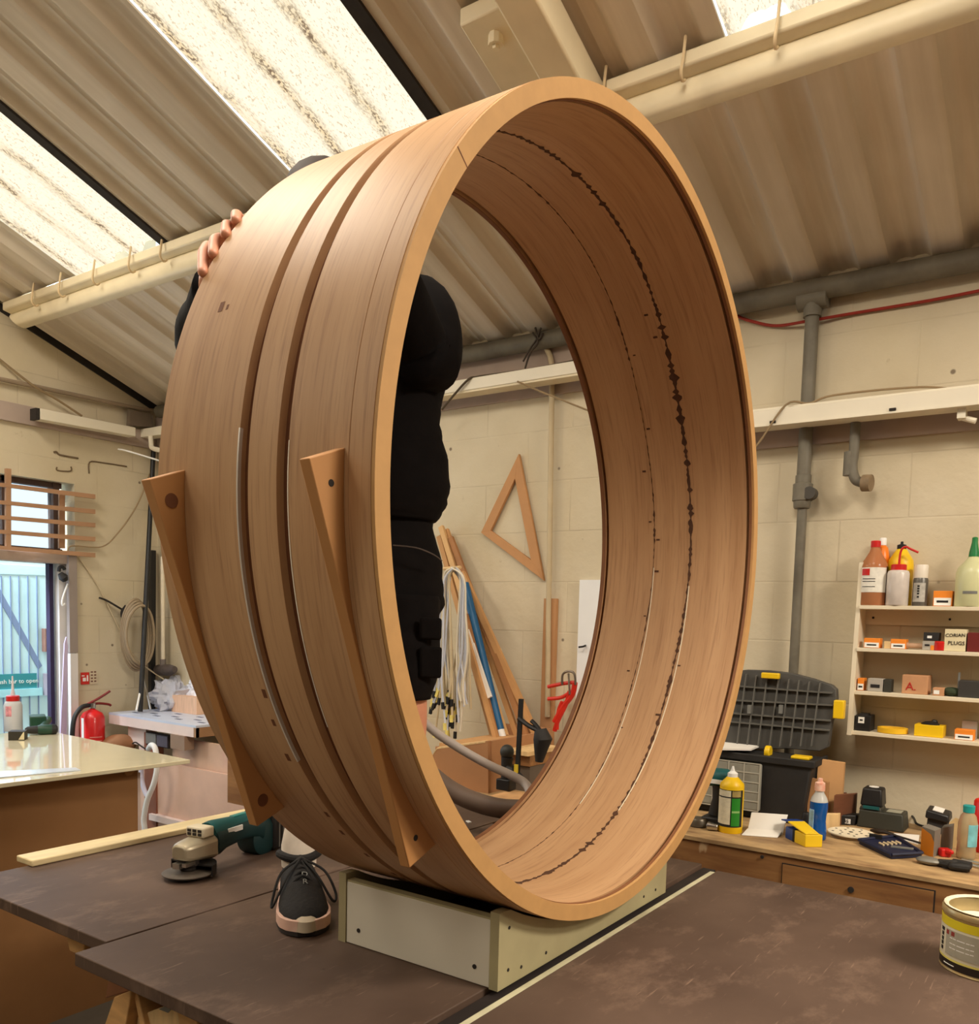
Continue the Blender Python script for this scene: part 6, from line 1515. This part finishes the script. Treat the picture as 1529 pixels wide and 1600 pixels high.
fb.part('apron', MB().mm((xb+.0, onx(200, 1150, xb).y, zb_-.17), (xb+.025, onx(228, 1160, xb).y, zb_-.055)), mat('pinkish_white_rail', (234, 214, 206)))
fb.part('leg', MB().mm((xb+.005, onx(216, 1230, xb).y, 0), (xb+.07, onx(227, 1230, xb).y, zb_-.06)), mat('pink_white_leg', (226, 200, 188), .6))
fb.part('leg', MB().mm((xb-.01, onx(228, 1230, xb).y, .2), (xb+.04, onx(246, 1230, xb).y, zb_-.09)), mat('reddish_leg', (142, 88, 66), .6, var=.1))
fb.part('lower_rail', MB().mm((xb-.03, onx(240, 1280, xb).y, onx(300, 1285, xb).z-.035), (xb+.0, 3.3, onx(300, 1285, xb).z)), FRT)
so_ = Thing('socket_box', 'grey double switch socket under the front rail of the slotted bench', 'socket', onx(246, 1162, xb-.012))
a, b_ = onx(228, 1143, xb-.015), onx(263, 1170, xb-.015)
so_.part('back_box', MB().mm((xb-.013, a.y, b_.z), (xb, b_.y, a.z)), DARK)
so_.part('plate', MB().mm((xb-.02, a.y-.004, b_.z+.01), (xb-.013, (a.y+b_.y)/2+.006, a.z-.006)), GREYP); so_.part('plate', MB().mm((xb-.02, (a.y+b_.y)/2-.004, b_.z+.006), (xb-.013, b_.y+.004, a.z-.008)), mat('dark_grey_plate', (84, 80, 92), .5))
single('junction_box', 'grey-brown junction box beside the switch socket under the bench', 'box', MB().mm((xb-.06, onx(266, 1170, xb-.06).y, onx(266, 1169, xb-.06).z), (xb+.0, onx(288, 1170, xb-.06).y, onx(266, 1147, xb-.06).z)), mat('taupe_box', (150, 124, 104), .6, var=.08), onx(277, 1169, xb-.06))
single('white_cable', 'thick white cable looping from the sockets under the slotted bench', 'cable', MB().tube([onx(232, 1170, xb-.05), onx(237, 1164, xb-.09), onx(243, 1172, xb-.10), onx(245, 1200, xb-.10), onx(240, 1225, xb-.10), onx(230, 1250, xb-.10), onx(225, 1278, xb-.10), onx(226, 1294, xb-.10), onx(228, 1315, xb-.1)], .015, 10), SIGNW, onx(226, 1294, xb-.1))
single('white_cable', 'second pale cable hanging left of the thick white one', 'cable', MB().tube([onx(221, 1190, xb-.06), onx(221, 1215, xb-.06), onx(226, 1236, xb-.06), onx(232, 1246, xb-.06)], .013, 10), mat('pale_lilac_cable', (210, 208, 226), .5), onx(232, 1246, xb-.06))
single('thin_cable', 'thin dark lead curving to the sockets under the bench', 'cable', MB().tube([onx(207, 1162, xb-.06), onx(212, 1160, xb-.06), onx(222, 1167, xb-.06), onx(230, 1172, xb-.06)], .004, 6), DARK, onx(222, 1167, xb-.06))
# bag and wood block on it
q = onz(284, 1114, zb_)
single('striped_block', 'small pale brick-like wooden block on the slotted bench', 'block', MB().mm((q.x, q.y+.10, zb_+.0005), (q.x+.12, q.y-.14, zb_+.10)), mat('pinkish_pine_block', (226, 186, 156), .7, var=.12, scale=10, stretch=(1, 12, 1)), (q.x+.06, q.y, zb_))
bgm = mat('translucent_polythene', (226, 228, 240), .3, var=.06, scale=20, trans=.35, ior=1.1, bump=.8, bscale=18)
from mathutils import noise as mnoise
def crumple(c, r, seed):
    b = MB().sph(c, r, 44)
    for v in b.bm.verts:
        d_ = v.co-V(c); q = d_*14+V((seed, seed*2, 0))
        f = .78+.55*abs(mnoise.noise(q))+.45*abs(mnoise.noise(q*2.3))-.25*abs(mnoise.noise(q*.6)); v.co = V(c)+d_*f
        if v.co.z < zb_+.001: v.co.z = zb_+.001
    return b
q = onz(270, 1114, zb_); q2 = q+V((-.02, .16, .02))
single('plastic_bag', 'crumpled clear plastic bag on the slotted bench behind the pale block', 'bag', crumple(V((q.x+.10, q.y+.16, zb_+.085)), (.11, .16, .10), 4), bgm, (q.x, q.y+.16, zb_), sharp=20)
single('plastic_bag', 'second whiter crumpled bag on the slotted bench against the ring', 'bag', crumple(V((q.x+.16, q.y-.06, zb_+.13)), (.07, .12, .10), 9), mat('white_polythene', (236, 238, 246), .4, var=.05, bump=.8, bscale=18), (q.x+.16, q.y-.06, zb_), sharp=20)
single('brown_parcel', 'brown bundle on the floor behind the white table and the bench leg', 'bundle', MB().sph(oy(186, 1163, .2), (.10, .08, .06), 16), mat('brown_bundle', (150, 104, 70), .8, var=.15), oy(186, 1175, .2))
# ------------------------------------------------------------------ glossy cream table at the left
WZ = .95
e1 = onz(297, 1187, WZ); e0 = onz(0, 1221, WZ); bk = onz(95, 1146, WZ)
GLS = mat('glossy_cream_sheet', (232, 222, 190), .06, var=.02, coat=.5)
wt = Thing('glossy_table', 'glossy cream sheet table on a brown board base at the left', 'table', (1.4, 3.5, 0))
wt.part('sheet_top', MB().prism([(.2, e1.y+.10, WZ-.016), (e1.x, e1.y, WZ-.016), (bk.x+.01, 4.25, WZ-.016), (.2, 4.25, WZ-.016)], (0, 0, .016)), GLS, bev=.002)
bxr = ony(215, 1250, 3.14).x
wt.part('base_panel', MB().mm((.3, 3.14, 0), (bxr, 3.16, WZ-.017)), MDFD); wt.part('base_panel', MB().mm((bxr-.02, 3.16, 0), (bxr, 4.1, WZ-.017)), MDFD)
wt.part('base_edge', MB().mm((bxr-.0, 3.139, 0), (bxr+.012, 3.16, WZ-.05)), FRT)
q = onz(165, 1216, WZ); wt.part('corner_block', MB().prism([ony(194, 1203, 3.13), ony(215, 1200, 3.13), ony(205, 1211, 3.13), ony(198, 1212, 3.13)], (0, .05, 0)), MDF)
single('sample_strip', 'thin pale strip lying along the near edge of the glossy table', 'strip', MB().prism([onz(-20, 1216, WZ+.004), onz(126, 1203, WZ+.004), onz(118, 1199, WZ+.004), onz(-20, 1206, WZ+.004)], (0, 0, -.0035)), mat('pale_blue_strip', (206, 216, 228), .2), onz(50, 1205, WZ))
c = onz(21, 1142, WZ); c.z = WZ; s = 1/pxm(c); R0 = 13*s; H = 53*s
sq = Thing('squeeze_bottle', 'clear squeeze bottle with red collar and thin nozzle on the glossy table', 'bottle', c)
sq.part('bottle_body', MB().lathe([(R0*.95, 0), (R0, .005), (R0, H*.75), (R0*.85, H*.86), (R0*.6, H*.90)], c, n=24), mat('milky_clear_plastic', (226, 224, 226), .25, var=.04, trans=.3, ior=1.15), sharp=60)
sq.part('collar', MB().lathe([(R0*.72, H*.89), (R0*.74, H*1.03), (R0*.6, H*1.05)], c, n=20), RED); sq.part('nozzle', MB().lathe([(R0*.3, H*1.04), (R0*.16, H*1.2), (R0*.08, H*1.62)], c, n=12), mat('pale_nozzle', (214, 206, 214), .4))
wrap(sq, 'label', c, R0, view_ang(c)-50, view_ang(c)-10, H*.45, H*.75, mat('faint_pink_print', (220, 150, 160), .5, var=.3, scale=60), .001)
GRN = mat('dark_green_plastic', (30, 70, 52), .45, var=.12)
c = onz(60, 1150, WZ); c.z = WZ
a, b_ = onz(38, 1149, WZ), onz(88, 1147, WZ); u = (b_-a).normalized(); L = (b_-a).length; k_ = 1/pxm(c)
dr2 = Thing('cordless_drill', 'dark green cordless drill lying on its side on the glossy table', 'drill', c)
z1_ = V((0, 0, 8*k_))
dr2.part('motor', MB().loft([(a+u*(L*.42)+z1_, 7*k_), (a+u*(L*.5)+z1_, 8*k_), (a+u*(L*.9)+z1_, 8*k_), (a+u*L+z1_, 6*k_)], 18), GRN)
dr2.part('rear_cap', MB().loft([(a+u*(L*.86)+z1_, 8.3*k_), (a+u*(L*1.0)+z1_, 7.5*k_), (a+u*(L*1.05)+z1_, 4*k_)], 18), BLACK)
dr2.part('chuck', MB().loft([(a+u*(L*.02)+z1_, 3*k_), (a+u*(L*.1)+z1_, 5.5*k_), (a+u*(L*.34)+z1_, 6.5*k_), (a+u*(L*.42)+z1_, 6.5*k_)], 16), BLACKM)
hp = a+u*(L*.5)+V((.12, .16, 0))
dr2.part('handle', MB().loft([(a+u*(L*.5)+z1_, 6*k_), (hp+V((-.03, -.05, 14*k_)), 5.5*k_), (hp+V((0, 0, 16*k_)), 6*k_)], 14), GRN)
dr2.part('battery', MB().box(a+u*(L*.20)+V((.10, .13, 15*k_)), (.07, .11, .06), (u, V((-u.y, u.x, 0)), Z1)), GRN, bev=.006)
c = onz(26, 1158, WZ); c.z = WZ; a, b_ = onz(13, 1157, WZ), onz(38, 1157, WZ); k_ = 1/pxm(c)
sbx = Thing('small_carton', 'small dark carton with cream triangle print on the glossy table', 'box', c)
sbx.part('carton', MB().prism([a, b_, b_+V((.04, .05, 0)), a+V((.04, .05, 0))], (0, 0, 14*k_)), mat('dark_print_card', (50, 46, 36), .6, var=.1))
sbx.part('print', MB().prism([b_.lerp(a, .36)+V((0, 0, .004)), b_+V((0, 0, .004)), b_+V((0, 0, 13*k_)), b_.lerp(a, .05)+V((0, 0, 13*k_))], (-.0015, -.0015, 0)), mat('cream_print', (222, 210, 170), .6))
# ------------------------------------------------------------------ daylight and added fill lamps
w = bpy.data.worlds.new('sky'); SC.world = w; w.use_nodes = True
t = w.node_tree; t.nodes.clear()
o_ = t.nodes.new('ShaderNodeOutputWorld'); bg = t.nodes.new('ShaderNodeBackground')
bg.inputs[0].default_value = (.80, .93, 1.0, 1); bg.inputs[1].default_value = 1.5
t.links.new(bg.outputs[0], o_.inputs[0])
def area(name, loc, target, sx, sy, power, col):
    l = bpy.data.lights.new(name, 'AREA'); l.shape = 'RECTANGLE'; l.size = sx; l.size_y = sy; l.energy = power; l.color = col
    o = bpy.data.objects.new(name, l); COL.objects.link(o); o.location = loc
    d_ = V(target)-V(loc); o.rotation_euler = d_.to_track_quat('-Z', 'Y').to_euler(); return o
WARM = (1.0, .89, .74)
def sky_lamp(x, y, zf, p, w_, l_, col=WARM):
    z = zf(x)-.10
    return area('skylight_fill', (x, y, z), (x-.2*0, y, 0), l_, w_, p, col)  # unseen lamp added below each roof panel to boost its light
for (a, b_), x, p_ in zip(SK, (1.1, 1.0, 1.2, 1.75, 1.5), (40, 22, 34, 112, 55)):
    sky_lamp(x, (a+b_)/2, roof_z, p_, .6, .75)
for (a, b_), p_ in zip(SKW, (36, 42, 22)):
    sky_lamp(-2.0, (a+b_)/2, roof_w, p_, .6, 2.4)
area('door_leaf_fill', (1.9, WY+.28, 3.3), (2.2, WY+.60, 1.2), 1.6, .22, 420, (.80, .93, 1.0))  # unseen lamp added outside to brighten the door leaf
area('doorway_daylight', (2.1, WY-.02, 1.75), (2.3, 2.5, 1.0), .8, .9, 9, (.66, .78, 1.0))
SC.view_settings.view_transform = 'Standard'; SC.view_settings.look = 'None'; SC.view_settings.gamma = 1.0
SC.view_settings.use_curve_mapping = False
SC.view_settings.exposure = -0.14
SC.cycles.max_bounces = 8; SC.cycles.diffuse_bounces = 4; SC.cycles.transparent_max_bounces = 8
SC.cycles.use_denoising = True
